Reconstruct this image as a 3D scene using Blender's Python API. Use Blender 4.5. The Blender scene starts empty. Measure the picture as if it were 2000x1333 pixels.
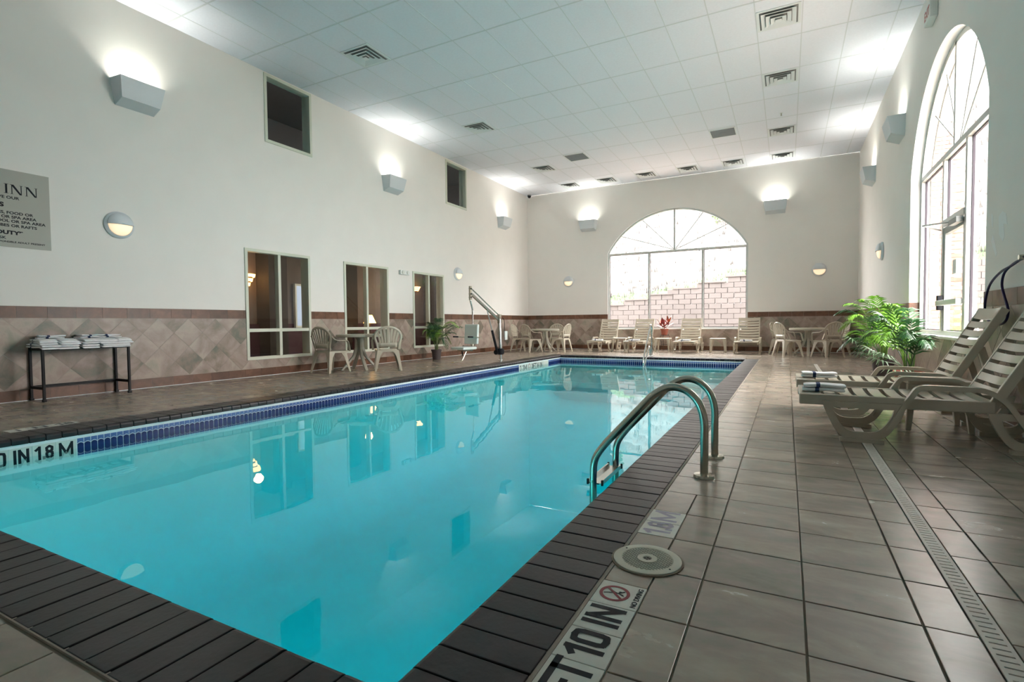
import bpy, bmesh, math, random
from math import sin, cos, pi, radians
from mathutils import Vector, Matrix
random.seed(7)
sc = bpy.context.scene
COL = sc.collection

# ---------------------------------------------------------------- camera, world, light, exposure
LW, RW, DE, HC = -8.42, 1.73, 17.25, 5.526        # left wall, right wall, far wall, ceiling height
NEARY = -3.6                                      # wall behind the camera
CAMH = 0.918
_yaw, _pitch, _roll = 0.4856, -0.0344, -0.0091
_f = Vector((-sin(_yaw)*cos(_pitch), cos(_yaw)*cos(_pitch), sin(_pitch)))
_r = Vector((cos(_yaw), sin(_yaw), 0)); _u = _r.cross(_f)
_r2 = _r*cos(_roll)+_u*sin(_roll); _u2 = -_r*sin(_roll)+_u*cos(_roll)
cd = bpy.data.cameras.new('camera'); cam = bpy.data.objects.new('camera', cd); COL.objects.link(cam)
M = Matrix((( _r2.x, _u2.x, -_f.x, 0), (_r2.y, _u2.y, -_f.y, 0), (_r2.z, _u2.z, -_f.z, CAMH), (0, 0, 0, 1)))
cam.matrix_world = M
cd.sensor_width = 36; cd.lens = 1017.86/2000*36; cd.clip_start = .05; cd.clip_end = 300
sc.camera = cam
sc.view_settings.view_transform = 'Standard'; sc.view_settings.look = 'None'
sc.view_settings.gamma = 1; sc.view_settings.use_curve_mapping = False
sc.view_settings.exposure = 0.50
sc.cycles.use_denoising = True
sc.cycles.max_bounces = 10; sc.cycles.diffuse_bounces = 5; sc.cycles.glossy_bounces = 4
sc.cycles.transparent_max_bounces = 16; sc.cycles.transmission_bounces = 6
sc.cycles.sample_clamp_indirect = 6
sc.cycles.caustics_reflective = False; sc.cycles.caustics_refractive = False
world = bpy.data.worlds.new('overcast_sky'); sc.world = world; world.use_nodes = True
wn = world.node_tree; bg = wn.nodes['Background']
SKY = 16.0
tc = wn.nodes.new('ShaderNodeTexCoord'); nz = wn.nodes.new('ShaderNodeTexNoise'); nz.inputs['Scale'].default_value = 1.4
cr = wn.nodes.new('ShaderNodeValToRGB'); cr.color_ramp.elements[0].color = (.93, .90, .88, 1); cr.color_ramp.elements[1].color = (1, .975, .945, 1)
wn.links.new(tc.outputs['Generated'], nz.inputs['Vector']); wn.links.new(nz.outputs['Fac'], cr.inputs['Fac'])
wn.links.new(cr.outputs['Color'], bg.inputs['Color']); bg.inputs['Strength'].default_value = SKY
SCONCE_W = 8.0        # up-lights in the wall boxes
POOL_W = 8.0          # unseen underwater lights added to brighten the water
MOON = 5.0             # half-moon lamp glass
def light(name, kind, loc, rot, energy, color=(1, 1, 1), size=None, size_y=None, parent=None, spot=None, blend=.5):
    l = bpy.data.lights.new(name, kind); l.energy = energy; l.color = color
    if kind == 'AREA':
        l.shape = 'RECTANGLE' if size_y else 'DISK'; l.size = size
        if size_y: l.size_y = size_y
    elif kind == 'SPOT':
        l.spot_size = spot; l.spot_blend = blend; l.shadow_soft_size = size
    else: l.shadow_soft_size = size
    o = bpy.data.objects.new(name, l); COL.objects.link(o); o.location = loc; o.rotation_euler = rot
    if parent: o.parent = parent
    return o

# ---------------------------------------------------------------- materials
MATS = {}
def nodes_of(name):
    m = bpy.data.materials.new(name); m.use_nodes = True; nt = m.node_tree
    return m, nt, nt.nodes['Principled BSDF']
def mat(name, color, rough=.5, metal=0, spec=None, noise=0, nscale=8, bump=0, bscale=60, emit=None, estr=0, coat=0, bdist=.002):
    m, nt, b = nodes_of(name)
    b.inputs['Base Color'].default_value = (*color, 1); b.inputs['Roughness'].default_value = rough; b.inputs['Metallic'].default_value = metal
    if spec is not None: b.inputs['Specular IOR Level'].default_value = spec
    if coat: b.inputs['Coat Weight'].default_value = coat
    if noise or bump:
        t = nt.nodes.new('ShaderNodeTexCoord')
    if noise:
        n = nt.nodes.new('ShaderNodeTexNoise'); n.inputs['Scale'].default_value = nscale; n.inputs['Detail'].default_value = 4
        nt.links.new(t.outputs['Object'], n.inputs['Vector'])
        r = nt.nodes.new('ShaderNodeValToRGB')
        r.color_ramp.elements[0].position = .3; r.color_ramp.elements[1].position = .7
        r.color_ramp.elements[0].color = (*[c*(1-noise) for c in color], 1); r.color_ramp.elements[1].color = (*[min(1, c*(1+noise)) for c in color], 1)
        nt.links.new(n.outputs['Fac'], r.inputs['Fac']); nt.links.new(r.outputs['Color'], b.inputs['Base Color'])
    if bump:
        n2 = nt.nodes.new('ShaderNodeTexNoise'); n2.inputs['Scale'].default_value = bscale; n2.inputs['Detail'].default_value = 3
        nt.links.new(t.outputs['Object'], n2.inputs['Vector'])
        bp = nt.nodes.new('ShaderNodeBump'); bp.inputs['Strength'].default_value = bump; bp.inputs['Distance'].default_value = bdist
        nt.links.new(n2.outputs['Fac'], bp.inputs['Height']); nt.links.new(bp.outputs['Normal'], b.inputs['Normal'])
    if emit:
        b.inputs['Emission Color'].default_value = (*emit, 1); b.inputs['Emission Strength'].default_value = estr
    MATS[name] = m; return m
def stone(name, cols, rough=.35, scale=3.0, bump=.25, bscale=9, stretch=(1, 1, 1), spec=.5, gain=2.2, dist=.6, rnd=.6):
    """a tile: tone by the tile's own random number, mottled by stretched noise in world space"""
    m, nt, b = nodes_of(name); L = nt.links
    geo = nt.nodes.new('ShaderNodeNewGeometry'); oi = nt.nodes.new('ShaderNodeObjectInfo')
    at = nt.nodes.new('ShaderNodeAttribute'); at.attribute_name = 'rnd'
    add = nt.nodes.new('ShaderNodeMath'); add.operation = 'ADD'; L.new(oi.outputs['Random'], add.inputs[0]); L.new(at.outputs['Fac'], add.inputs[1])
    fr = nt.nodes.new('ShaderNodeMath'); fr.operation = 'FRACT'; L.new(add.outputs[0], fr.inputs[0])
    mul = nt.nodes.new('ShaderNodeMath'); mul.operation = 'MULTIPLY'; L.new(fr.outputs[0], mul.inputs[0]); mul.inputs[1].default_value = 37.0
    mp = nt.nodes.new('ShaderNodeMapping'); mp.inputs['Scale'].default_value = stretch; L.new(geo.outputs['Position'], mp.inputs['Vector'])
    n = nt.nodes.new('ShaderNodeTexNoise'); n.noise_dimensions = '4D'; n.inputs['Scale'].default_value = scale; n.inputs['Detail'].default_value = 6; n.inputs['Roughness'].default_value = .6; n.inputs['Distortion'].default_value = dist
    L.new(mp.outputs['Vector'], n.inputs['Vector']); L.new(mul.outputs[0], n.inputs['W'])
    mx = nt.nodes.new('ShaderNodeMath'); mx.operation = 'MULTIPLY_ADD'; L.new(fr.outputs[0], mx.inputs[0]); mx.inputs[1].default_value = rnd
    sub = nt.nodes.new('ShaderNodeMath'); sub.operation = 'MULTIPLY_ADD'; L.new(n.outputs['Fac'], sub.inputs[0]); sub.inputs[1].default_value = gain; sub.inputs[2].default_value = .5-gain/2 - rnd*.5
    L.new(sub.outputs[0], mx.inputs[2])
    r = nt.nodes.new('ShaderNodeValToRGB'); e = r.color_ramp.elements
    while len(e) < len(cols): e.new(.5)
    for i, c in enumerate(cols): e[i].position = i/(len(cols)-1); e[i].color = (*c, 1)
    L.new(mx.outputs[0], r.inputs['Fac']); L.new(r.outputs['Color'], b.inputs['Base Color'])
    n2 = nt.nodes.new('ShaderNodeTexNoise'); n2.noise_dimensions = '4D'; n2.inputs['Scale'].default_value = bscale; n2.inputs['Detail'].default_value = 5
    L.new(mp.outputs['Vector'], n2.inputs['Vector']); L.new(mul.outputs[0], n2.inputs['W'])
    bp = nt.nodes.new('ShaderNodeBump'); bp.inputs['Strength'].default_value = bump; bp.inputs['Distance'].default_value = .006
    L.new(n2.outputs['Fac'], bp.inputs['Height']); L.new(bp.outputs['Normal'], b.inputs['Normal'])
    rr = nt.nodes.new('ShaderNodeMapRange'); rr.inputs['To Min'].default_value = rough-.08; rr.inputs['To Max'].default_value = rough+.12
    L.new(n.outputs['Fac'], rr.inputs['Value']); L.new(rr.outputs['Result'], b.inputs['Roughness'])
    b.inputs['Specular IOR Level'].default_value = spec
    MATS[name] = m; return m
def clear(name, tint=(1, 1, 1), ior=1.45, ripple=0, volume=None):
    """flat sheet: mirror by fresnel, rest passes straight through"""
    m = bpy.data.materials.new(name); m.use_nodes = True; nt = m.node_tree; nt.nodes.clear(); L = nt.links
    out = nt.nodes.new('ShaderNodeOutputMaterial'); mix = nt.nodes.new('ShaderNodeMixShader')
    gm = nt.nodes.new('ShaderNodeNewGeometry'); dt = nt.nodes.new('ShaderNodeVectorMath'); dt.operation = 'DOT_PRODUCT'
    L.new(gm.outputs['Incoming'], dt.inputs[0]); L.new(gm.outputs['Normal'], dt.inputs[1])
    def mth(op, a, b):
        q = nt.nodes.new('ShaderNodeMath'); q.operation = op; q.use_clamp = op == 'SUBTRACT'
        for i, v in enumerate((a, b)):
            if hasattr(v, 'is_linked'): L.new(v, q.inputs[i])
            elif v is not None: q.inputs[i].default_value = v
        return q.outputs[0]
    f0 = ((ior-1)/(ior+1))**2; c1 = mth('SUBTRACT', 1.0, mth('ABSOLUTE', dt.outputs['Value'], None))
    fz_out = mth('ADD', mth('MULTIPLY', mth('POWER', c1, 5.0), 1-f0), f0)
    g = nt.nodes.new('ShaderNodeBsdfGlossy'); g.inputs['Roughness'].default_value = .0
    t = nt.nodes.new('ShaderNodeBsdfTransparent'); t.inputs['Color'].default_value = (*tint, 1)
    L.new(fz_out, mix.inputs[0]); L.new(t.outputs[0], mix.inputs[1]); L.new(g.outputs[0], mix.inputs[2]); L.new(mix.outputs[0], out.inputs['Surface'])
    if ripple:
        tcd = nt.nodes.new('ShaderNodeTexCoord'); n = nt.nodes.new('ShaderNodeTexNoise'); n.inputs['Scale'].default_value = 2.2; n.inputs['Detail'].default_value = 2
        L.new(tcd.outputs['Object'], n.inputs['Vector'])
        bp = nt.nodes.new('ShaderNodeBump'); bp.inputs['Strength'].default_value = ripple; bp.inputs['Distance'].default_value = .01
        L.new(n.outputs['Fac'], bp.inputs['Height']); L.new(bp.outputs['Normal'], g.inputs['Normal'])
    if volume:
        v = nt.nodes.new('ShaderNodeVolumeAbsorption'); v.inputs['Color'].default_value = (*volume[0], 1); v.inputs['Density'].default_value = volume[1]
        L.new(v.outputs[0], out.inputs['Volume'])
    MATS[name] = m; return m

mat('wall_paint', (.86, .82, .775), .7, bump=.15, bscale=120, noise=.015, nscale=2)
mat('reveal_white', (.88, .88, .87), .5)
mat('grout', (.36, .31, .26), .85)
mat('grout_dark', (.20, .165, .12), .85)
mat('grout_white', (.78, .80, .80), .6)
mat('ceiling_panel', (.85, .85, .92), .85, bump=.25, bscale=220, noise=.02, nscale=30)
mat('ceiling_grid', (.70, .71, .74), .6)
mat('window_frame', (.66, .67, .56), .45)
mat('alu', (.62, .62, .60), .35, metal=.3)
mat('alu_dark', (.30, .31, .30), .4)
mat('gasket', (.03, .02, .03), .6)
mat('steel', (.47, .45, .38), .22, metal=1)
mat('steel_bright', (.75, .76, .76), .15, metal=1)
mat('black_metal', (.012, .011, .012), .4, spec=.15)
mat('black_rubber', (.015, .015, .018), .6, spec=.15)
mat('resin', (.50, .445, .355), .25, spec=.5, noise=.03, nscale=5)
mat('resin_grey', (.45, .42, .34), .35, spec=.5, noise=.03, nscale=5)
mat('white_plastic', (.76, .77, .74), .4)
mat('fixture', (.68, .71, .74), .45)
mat('seat_plastic', (.76, .82, .78), .35)
mat('towel', (.88, .87, .88), .95, bump=.6, bscale=260, noise=.04, nscale=40)
mat('towel_stripe', (.02, .035, .10), .9)
mat('terracotta', (.36, .10, .06), .7, noise=.12)
mat('brown_pot', (.075, .055, .055), .5, noise=.1)
mat('soil', (.03, .02, .015), .95, noise=.4, nscale=60)
mat('stem_green', (.10, .16, .04), .6)
mat('leaf_bright', (.17, .36, .035), .38, noise=.35, nscale=4)
mat('leaf_dark', (.02, .075, .018), .35, noise=.4, nscale=5)
mat('leaf_pale', (.22, .33, .20), .35, noise=.3, nscale=5)
mat('red_leaf', (.26, .03, .028), .4, noise=.6, nscale=14)
mat('orange_leaf', (.42, .11, .04), .4, noise=.4, nscale=14)
mat('plaster', (.80, .83, .82), .8, noise=.03, nscale=2)
mat('tile_blue', (.10, .16, .36), .22, spec=.15, noise=.25, nscale=6)
mat('tile_navy', (.018, .032, .13), .22, spec=.15, noise=.35, nscale=9)
mat('marker_white', (.66, .66, .60), .35, noise=.03, nscale=30)
mat('ink', (.015, .015, .02), .5, spec=.15)
mat('ink_sheen', (.30, .28, .38), .4)  # lavender tint is reflection painted into the dark lettering
mat('ink_red', (.25, .02, .03), .5)
mat('lid', (.62, .60, .50), .5)
mat('drain', (.62, .58, .52), .4, noise=.08)
mat('throat_shade', (.26, .26, .26), .9)
mat('void', (.008, .007, .006), .9)
mat('sign_face', (.40, .39, .34), .5)
mat('hose', (.02, .012, .06), .4, spec=.15)
mat('speaker', (.16, .18, .20), .7, bump=.4, bscale=300)
mat('vent_metal', (.78, .80, .81), .4)
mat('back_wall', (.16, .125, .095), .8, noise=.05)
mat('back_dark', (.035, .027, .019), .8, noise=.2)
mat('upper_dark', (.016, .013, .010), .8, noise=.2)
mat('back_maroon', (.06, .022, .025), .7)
mat('reflection_pale', (.35, .40, .46), .4, emit=(.55, .7, .9), estr=.35)  # emits to imitate a pale vertical reflection
mat('amber_glow', (.9, .5, .12), .5, emit=(1, .55, .16), estr=5.0)
mat('lamp_glass', (.9, .85, .75), .4, emit=(1, .66, .38), estr=.62)
mat('lamp_tube', (.9, .9, .9), .4, emit=(1, 1, .93), estr=6.0)
mat('exit_red', (.45, .04, .03), .5)
mat('camera_black', (.02, .02, .025), .2)
mat('patch_paint', (.86, .86, .85), .6)
mat('lattice', (.42, .40, .33), .5)
mat('sky_rail', (.9, .9, .9), .5)
stone('wall_stone', [(.135, .13, .095), (.23, .18, .14), (.34, .255, .215), (.42, .335, .28), (.30, .285, .22)], rough=.42, scale=2.6, stretch=(1, 1, 1), rnd=.55)
stone('border_stone', [(.075, .032, .015), (.13, .055, .028), (.20, .088, .048)], rough=.4, scale=6, rnd=.5)
stone('floor_stone', [(.165, .135, .10), (.235, .212, .158), (.295, .232, .188), (.345, .29, .225), (.42, .36, .285)], rough=.22, scale=3.8, stretch=(.8, 1.7, 1), bump=.07, bscale=9, rnd=.30, gain=1.9, dist=.35, spec=.7)
stone('coping_stone', [(.012, .009, .010), (.022, .016, .018), (.036, .026, .030)], rough=.33, scale=5, bump=.12, bscale=60, rnd=.7, spec=.32)
stone('retaining_stone', [(.084, .073, .072), (.094, .082, .080), (.102, .090, .088)], rough=.8, scale=5, bump=.8, bscale=14, rnd=.6)
stone('red_brick', [(.22, .10, .075), (.34, .17, .13), (.42, .24, .20)], rough=.8, scale=7, bump=.4, bscale=30, rnd=.7)
mat('hill', (.078, .074, .068), .95, noise=.40, nscale=2.2, bump=.6, bscale=14, bdist=.05)
mat('lawn', (.050, .082, .036), .9, noise=.3, nscale=6, bump=.6, bscale=40, bdist=.03)
mat('brush', (.055, .046, .042), .9, noise=.4, nscale=3)
mat('bush', (.14, .20, .08), .8, noise=.4, nscale=3)
clear('pane', (.97, .98, .98), 1.45)
clear('pane_dark', (.55, .55, .52), 1.6)
clear('water', (.90, .98, .985), 1.36, ripple=.10, volume=((.03, .915, .945), 1.0))

# ---------------------------------------------------------------- mesh helper
class MB:
    def __init__(s): s.v = []; s.f = []; s.m = []; s.r = []
    def quad(s, *p, m=0, r=0.):
        i = len(s.v); s.v += [tuple(q) for q in p]; s.f.append(tuple(range(i, i+len(p)))); s.m.append(m); s.r.append(r)
    def box(s, x0, x1, y0, y1, z0, z1, m=0, r=0.):
        i = len(s.v); s.v += [(x0, y0, z0), (x1, y0, z0), (x1, y1, z0), (x0, y1, z0), (x0, y0, z1), (x1, y0, z1), (x1, y1, z1), (x0, y1, z1)]
        for a in ((3, 2, 1, 0), (4, 5, 6, 7), (0, 1, 5, 4), (1, 2, 6, 5), (2, 3, 7, 6), (3, 0, 4, 7)):
            s.f.append(tuple(i+k for k in a)); s.m.append(m); s.r.append(r)
    def loft(s, rings, closed=True, cap=True, m=0):
        n = len(rings[0]); i0 = len(s.v)
        for R in rings: s.v += [tuple(p) for p in R]
        for a in range(len(rings)-1):
            for k in range(n if closed else n-1):
                k2 = (k+1) % n
                s.f.append((i0+a*n+k, i0+a*n+k2, i0+(a+1)*n+k2, i0+(a+1)*n+k)); s.m.append(m); s.r.append(0.)
        if cap and closed:
            s.f.append(tuple(i0+k for k in reversed(range(n)))); s.m.append(m); s.r.append(0.)
            j = i0+(len(rings)-1)*n; s.f.append(tuple(j+k for k in range(n))); s.m.append(m); s.r.append(0.)
    def prism(s, poly, fn, t0, t1, m=0):
        """extrude a 2D polygon: fn(a, b, t) gives the point"""
        s.loft([[fn(a, b, t0) for a, b in poly], [fn(a, b, t1) for a, b in poly]], m=m)
    def sweep(s, pts, prof, up=(0, 0, 1), closed=False, m=0, scale=None, cap=True):
        pts = [Vector(p) for p in pts]; n = len(pts); up = Vector(up); rings = []
        for i, p in enumerate(pts):
            a = pts[(i-1) % n] if closed or i > 0 else p; b = pts[(i+1) % n] if closed or i < n-1 else p
            t = (b-a).normalized()
            side = t.cross(up)
            if side.length < 1e-4: side = t.cross(Vector((1, 0, 0)) if abs(t.x) < .9 else Vector((0, 1, 0)))
            side.normalize(); v = side.cross(t).normalized(); k = scale[i] if scale else 1
            rings.append([p+side*(q[0]*k)+v*(q[1]*k) for q in prof])
        if closed: rings.append(rings[0])
        s.loft(rings, cap=cap and not closed, m=m)
    def tube(s, pts, r, n=10, closed=False, m=0, scale=None, up=(0, 0, 1)):
        s.sweep(pts, [(r*cos(2*pi*k/n), r*sin(2*pi*k/n)) for k in range(n)], up=up, closed=closed, m=m, scale=scale)
    def cyl(s, p0, p1, r0, r1=None, n=16, m=0):
        s.tube([p0, p1], r0, n=n, m=m, scale=[1, (r1 if r1 is not None else r0)/r0])
    def lathe(s, prof, c=(0, 0, 0), n=24, m=0, a0=0, a1=2*pi, ax='z'):
        full = abs(a1-a0-2*pi) < 1e-6; k = n if full else n+1; rings = []
        for j in range(k):
            a = a0+(a1-a0)*j/n
            rr = []
            for r, z in prof:
                if ax == 'z': rr.append((c[0]+r*cos(a), c[1]+r*sin(a), c[2]+z))
                elif ax == 'x': rr.append((c[0]+z, c[1]+r*cos(a), c[2]+r*sin(a)))
                else: rr.append((c[0]+r*cos(a), c[1]+z, c[2]+r*sin(a)))
            rings.append(rr)
        if full: rings.append(rings[0])
        s.loft(rings, closed=False, cap=False, m=m)
    def build(s, name, mats, parent=None, smooth=False, bevel=0, label=None, solid=0, kind=None, offset=0.):
        me = bpy.data.meshes.new(name); me.from_pydata(s.v, [], s.f)
        if isinstance(mats, str): mats = [mats]
        for q in mats: me.materials.append(MATS[q])
        me.polygons.foreach_set('material_index', s.m)
        if any(s.r):
            at = me.attributes.new('rnd', 'FLOAT', 'FACE'); at.data.foreach_set('value', s.r)
        bm = bmesh.new(); bm.from_mesh(me)
        if smooth: bmesh.ops.remove_doubles(bm, verts=bm.verts, dist=1e-5)
        if not any(s.r) or smooth: bmesh.ops.recalc_face_normals(bm, faces=bm.faces)
        bm.to_mesh(me); bm.free()
        if smooth:
            me.shade_smooth(); me.set_sharp_from_angle(angle=radians(38))
        o = bpy.data.objects.new(name, me); COL.objects.link(o)
        if parent: o.parent = parent
        if bevel:
            b = o.modifiers.new('bevel', 'BEVEL'); b.width = bevel; b.segments = 2; b.limit_method = 'ANGLE'; b.angle_limit = radians(40)
        if solid:
            b = o.modifiers.new('solid', 'SOLIDIFY'); b.thickness = solid; b.offset = offset
        if label: o['label'] = label
        if kind: o['kind'] = kind
        return o
def tag(o, label, cat, group=None):
    o['label'] = label; o['category'] = cat
    if group: o['group'] = group
    return o
def thing(name, label, cat, loc=(0, 0, 0), rz=0, group=None):
    o = bpy.data.objects.new(name, None); COL.objects.link(o); o.location = loc; o.rotation_euler = (0, 0, rz); o.empty_display_size = .1
    return tag(o, label, cat, group)
def structure(name, label, mb=None, mats=None, **k):
    if mb: o = mb.build(name, mats, **k)
    else: o = bpy.data.objects.new(name, None); COL.objects.link(o)
    o['kind'] = 'structure'; o['label'] = label; return o
def copy_tree(root, loc, rz, label):
    r = root.copy(); COL.objects.link(r); r.location = loc; r.rotation_euler = (0, 0, rz); r['label'] = label
    for c in list(root.children):
        d = c.copy(); COL.objects.link(d); d.parent = r
        for g in list(c.children):
            e = g.copy(); COL.objects.link(e); e.parent = d
    return r
def share(o, loc, parent, rot=None, name=None):
    c = o.copy(); COL.objects.link(c); c.location = loc; c.parent = parent
    if rot is not None: c.rotation_euler = rot
    return c
def arc(c, r, a0, a1, n, fn):
    return [fn(c[0]+r*cos(a0+(a1-a0)*k/n), c[1]+r*sin(a0+(a1-a0)*k/n)) for k in range(n+1)]
def fillet(pts, rad, n=5):
    """round the corners of a 3D polyline"""
    pts = [Vector(p) for p in pts]; out = [pts[0]]
    for i in range(1, len(pts)-1):
        a, b, c = pts[i-1], pts[i], pts[i+1]; r = rad[i-1] if isinstance(rad, (list, tuple)) else rad
        d1 = (a-b); d2 = (c-b); r = min(r, d1.length*.49, d2.length*.49)
        p, q = b+d1.normalized()*r, b+d2.normalized()*r
        for k in range(n+1):
            t = k/n; out.append(p*(1-t)**2+b*(2*t*(1-t))+q*t*t)
    out.append(pts[-1]); return out
_txt = {}
def text_mesh(name, s, size, mname, parent, matrix, bold=0., sx=1., ext=.0006, align='CENTER', label=None):
    cu = bpy.data.curves.new(name, 'FONT'); cu.body = s; cu.size = size; cu.align_x = align; cu.align_y = 'BOTTOM_BASELINE'
    cu.offset = bold; cu.extrude = ext; cu.resolution_u = 4
    tmp = bpy.data.objects.new('tmp', cu); COL.objects.link(tmp)
    dg = bpy.context.evaluated_depsgraph_get(); me = bpy.data.meshes.new_from_object(tmp.evaluated_get(dg)); bpy.data.objects.remove(tmp)
    me.name = name; me.materials.clear(); me.materials.append(MATS[mname])
    me.transform(Matrix.Diagonal((sx, 1, 1, 1))); me.transform(matrix)
    o = bpy.data.objects.new(name, me); COL.objects.link(o)
    if parent: o.parent = parent
    if label: o['label'] = label
    return o
GLYPH = {'1': [[(.12, .78), (.42, 1), (.42, 0)]], 'I': [[(.22, 0), (.22, 1)]], 'N': [[(.1, 0), (.1, 1), (.7, 0), (.7, 1)]], 'M': [[(.1, 0), (.1, 1), (.5, .12), (.9, 1), (.9, 0)]],
 'T': [[(0, 1), (.8, 1)], [(.4, 1), (.4, 0)]], 'F': [[(.1, 0), (.1, 1), (.7, 1)], [(.1, .52), (.6, .52)]], '.': [[(.12, .0), (.12, .09)]],
 '0': [[(.35, 1), (.14, .96), (.1, .78), (.1, .22), (.14, .04), (.35, 0), (.56, .04), (.6, .22), (.6, .78), (.56, .96), (.35, 1)]],
 '8': [[(.35, .54), (.14, .62), (.12, .88), (.35, 1), (.58, .88), (.56, .62), (.35, .54), (.12, .42), (.1, .12), (.35, 0), (.6, .12), (.58, .42), (.35, .54)]],
 '3': [[(.1, .86), (.35, 1), (.58, .86), (.56, .62), (.3, .54), (.58, .44), (.6, .14), (.35, 0), (.1, .14)]], '6': [[(.58, .86), (.35, 1), (.12, .8), (.1, .2), (.35, 0), (.6, .2), (.56, .46), (.35, .56), (.12, .42)]],
 '5': [[(.6, 1), (.14, 1), (.12, .56), (.4, .62), (.6, .45), (.6, .16), (.35, 0), (.1, .12)]]}
GADV = {'1': .66, 'I': .46, 'N': .84, 'M': 1.04, 'T': .84, 'F': .78, '.': .24, '0': .74, '8': .74, '3': .74, '6': .74, '5': .74, ' ': .3}
def stroke_text(s, H, width, wt, mname, parent, matrix):
    """block lettering of flat strokes: height H, overall width, stroke weight wt, lying in the xy plane of matrix, centred in x"""
    tot = sum(GADV[c] for c in s); k = width/tot; x = -width/2; mb = MB()
    hh = H-wt
    for c in s:
        for st in GLYPH.get(c, ()):
            P2 = [Vector((x+a*k+wt*.15, wt/2+b*hh, 0)) for a, b in st]
            for i, (p, q) in enumerate(zip(P2, P2[1:])):
                d = (q-p); 
                if d.length < 1e-6: continue
                d.normalize(); n_ = Vector((-d.y, d.x, 0))*wt/2; curved = len(st) > 6; e = d*wt*(.22 if curved else .5)
                flat = abs(d.x) < .05 or abs(d.y) < .05
                if not flat and not curved: e = d*wt*.35
                z0 = .0002*i; mb.quad(*[matrix @ (v+Vector((0, 0, z0))) for v in (p-e-n_, q+e-n_, q+e+n_, p-e+n_)])
        x += GADV[c]*k
    return mb.build('lettering', mname, parent)
def frame_matrix(o, x, y):
    x = Vector(x).normalized(); y = Vector(y).normalized(); z = x.cross(y)
    return Matrix(((x.x, y.x, z.x, o[0]), (x.y, y.y, z.y, o[1]), (x.z, y.z, z.z, o[2]), (0, 0, 0, 1)))

# ---------------------------------------------------------------- walls
# wall frames: u runs along the wall, w into the room; P(u, z, w)
FR = {'left': lambda u, z, w=0: (LW+w, u, z), 'far': lambda u, z, w=0: (u, DE-w, z), 'right': lambda u, z, w=0: (RW-w, u, z), 'near': lambda u, z, w=0: (u, NEARY+w, z)}
LWIN = [(5.93, 7.345, .30, 2.285), (8.24, 9.65, .30, 2.275), (10.57, 11.92, .30, 2.26), (6.40, 7.46, 4.26, 5.50), (12.08, 13.14, 4.26, 5.48)]
FWIN = (-5.40, -1.05, .69, 3.25, 4.55)     # u0, u1, sill, spring, apex
RWIN = (6.76, 10.40, .69, 3.15, 4.46)
def wall_rects(fr, u0, u1, z0, z1, holes):
    mb = MB(); us = sorted({u0, u1, *[h[0] for h in holes], *[h[1] for h in holes]}); P = FR[fr]
    for a, b in zip(us, us[1:]):
        zs = sorted({z0, z1, *[z for h in holes if h[0] < b-1e-6 and h[1] > a+1e-6 for z in h[2:4]]})
        for c, d in zip(zs, zs[1:]):
            if any(h[0] < b-1e-6 and h[1] > a+1e-6 and h[2] < d-1e-6 and h[3] > c+1e-6 for h in holes): continue
            mb.quad(P(a, c), P(b, c), P(b, d), P(a, d))
    return mb
def arch_z(win, u):
    u0, u1, s, sp, ap = win; h = ap-sp; w = (u1-u0)/2; R = (w*w+h*h)/(2*h); c = (u0+u1)/2
    return ap-R+math.sqrt(max(0, R*R-(u-c)**2))
def arch_pts(win, inset=0, n=36):
    u0, u1, s, sp, ap = win; h = ap-sp; w = (u1-u0)/2; R = (w*w+h*h)/(2*h); c = (u0+u1)/2; R2 = R-inset
    a = math.asin((w-inset)/R2); return [(c-R2*sin(a-2*a*k/n), ap-R+R2*cos(a-2*a*k/n)) for k in range(n+1)]
def wall_arch(fr, u0, u1, win, depth):
    mb = MB(); P = FR[fr]; a, b, s, sp, ap = win
    mb.quad(P(u0, 0), P(a, 0), P(a, HC), P(u0, HC)); mb.quad(P(b, 0), P(u1, 0), P(u1, HC), P(b, HC)); mb.quad(P(a, 0), P(b, 0), P(b, s), P(a, s))
    pts = arch_pts(win)
    for p, q in zip(pts, pts[1:]): mb.quad(P(p[0], p[1]), P(q[0], q[1]), P(q[0], HC), P(p[0], HC))
    ring = [(a, s)]+pts+[(b, s)]
    for p, q in zip(ring, ring[1:]): mb.quad(P(*p), P(*q), P(q[0], q[1], -depth), P(p[0], p[1], -depth), m=1)
    mb.quad(P(a, s), P(b, s), P(b, s, -depth), P(a, s, -depth), m=1)
    # outer face of the wall so no sky light leaks
    for (c, d, e, f) in ((u0, a, 0, HC), (b, u1, 0, HC), (a, b, 0, s)): mb.quad(P(c, e, -depth-.02), P(d, e, -depth-.02), P(d, f, -depth-.02), P(c, f, -depth-.02))
    for p, q in zip(pts, pts[1:]): mb.quad(P(p[0], p[1], -depth-.02), P(q[0], q[1], -depth-.02), P(q[0], HC, -depth-.02), P(p[0], HC, -depth-.02))
    return mb
wall_left = structure('wall_left', 'long cream wall with five interior windows above diamond stone tiling', wall_rects('left', NEARY, DE, 0, HC, LWIN), 'wall_paint')
wall_far = structure('wall_far', 'cream end wall around the big arched window, diamond stone tiles below', wall_arch('far', LW, RW, FWIN, .16), ['wall_paint', 'reveal_white'])
wall_right = structure('wall_right', 'cream wall on the right around the tall arched window and door', wall_arch('right', NEARY, DE, RWIN, .24), ['wall_paint', 'reveal_white'])
wall_near = structure('wall_near', 'plain cream wall behind the camera', wall_rects('near', LW, RW, 0, HC, []), 'wall_paint')

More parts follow.
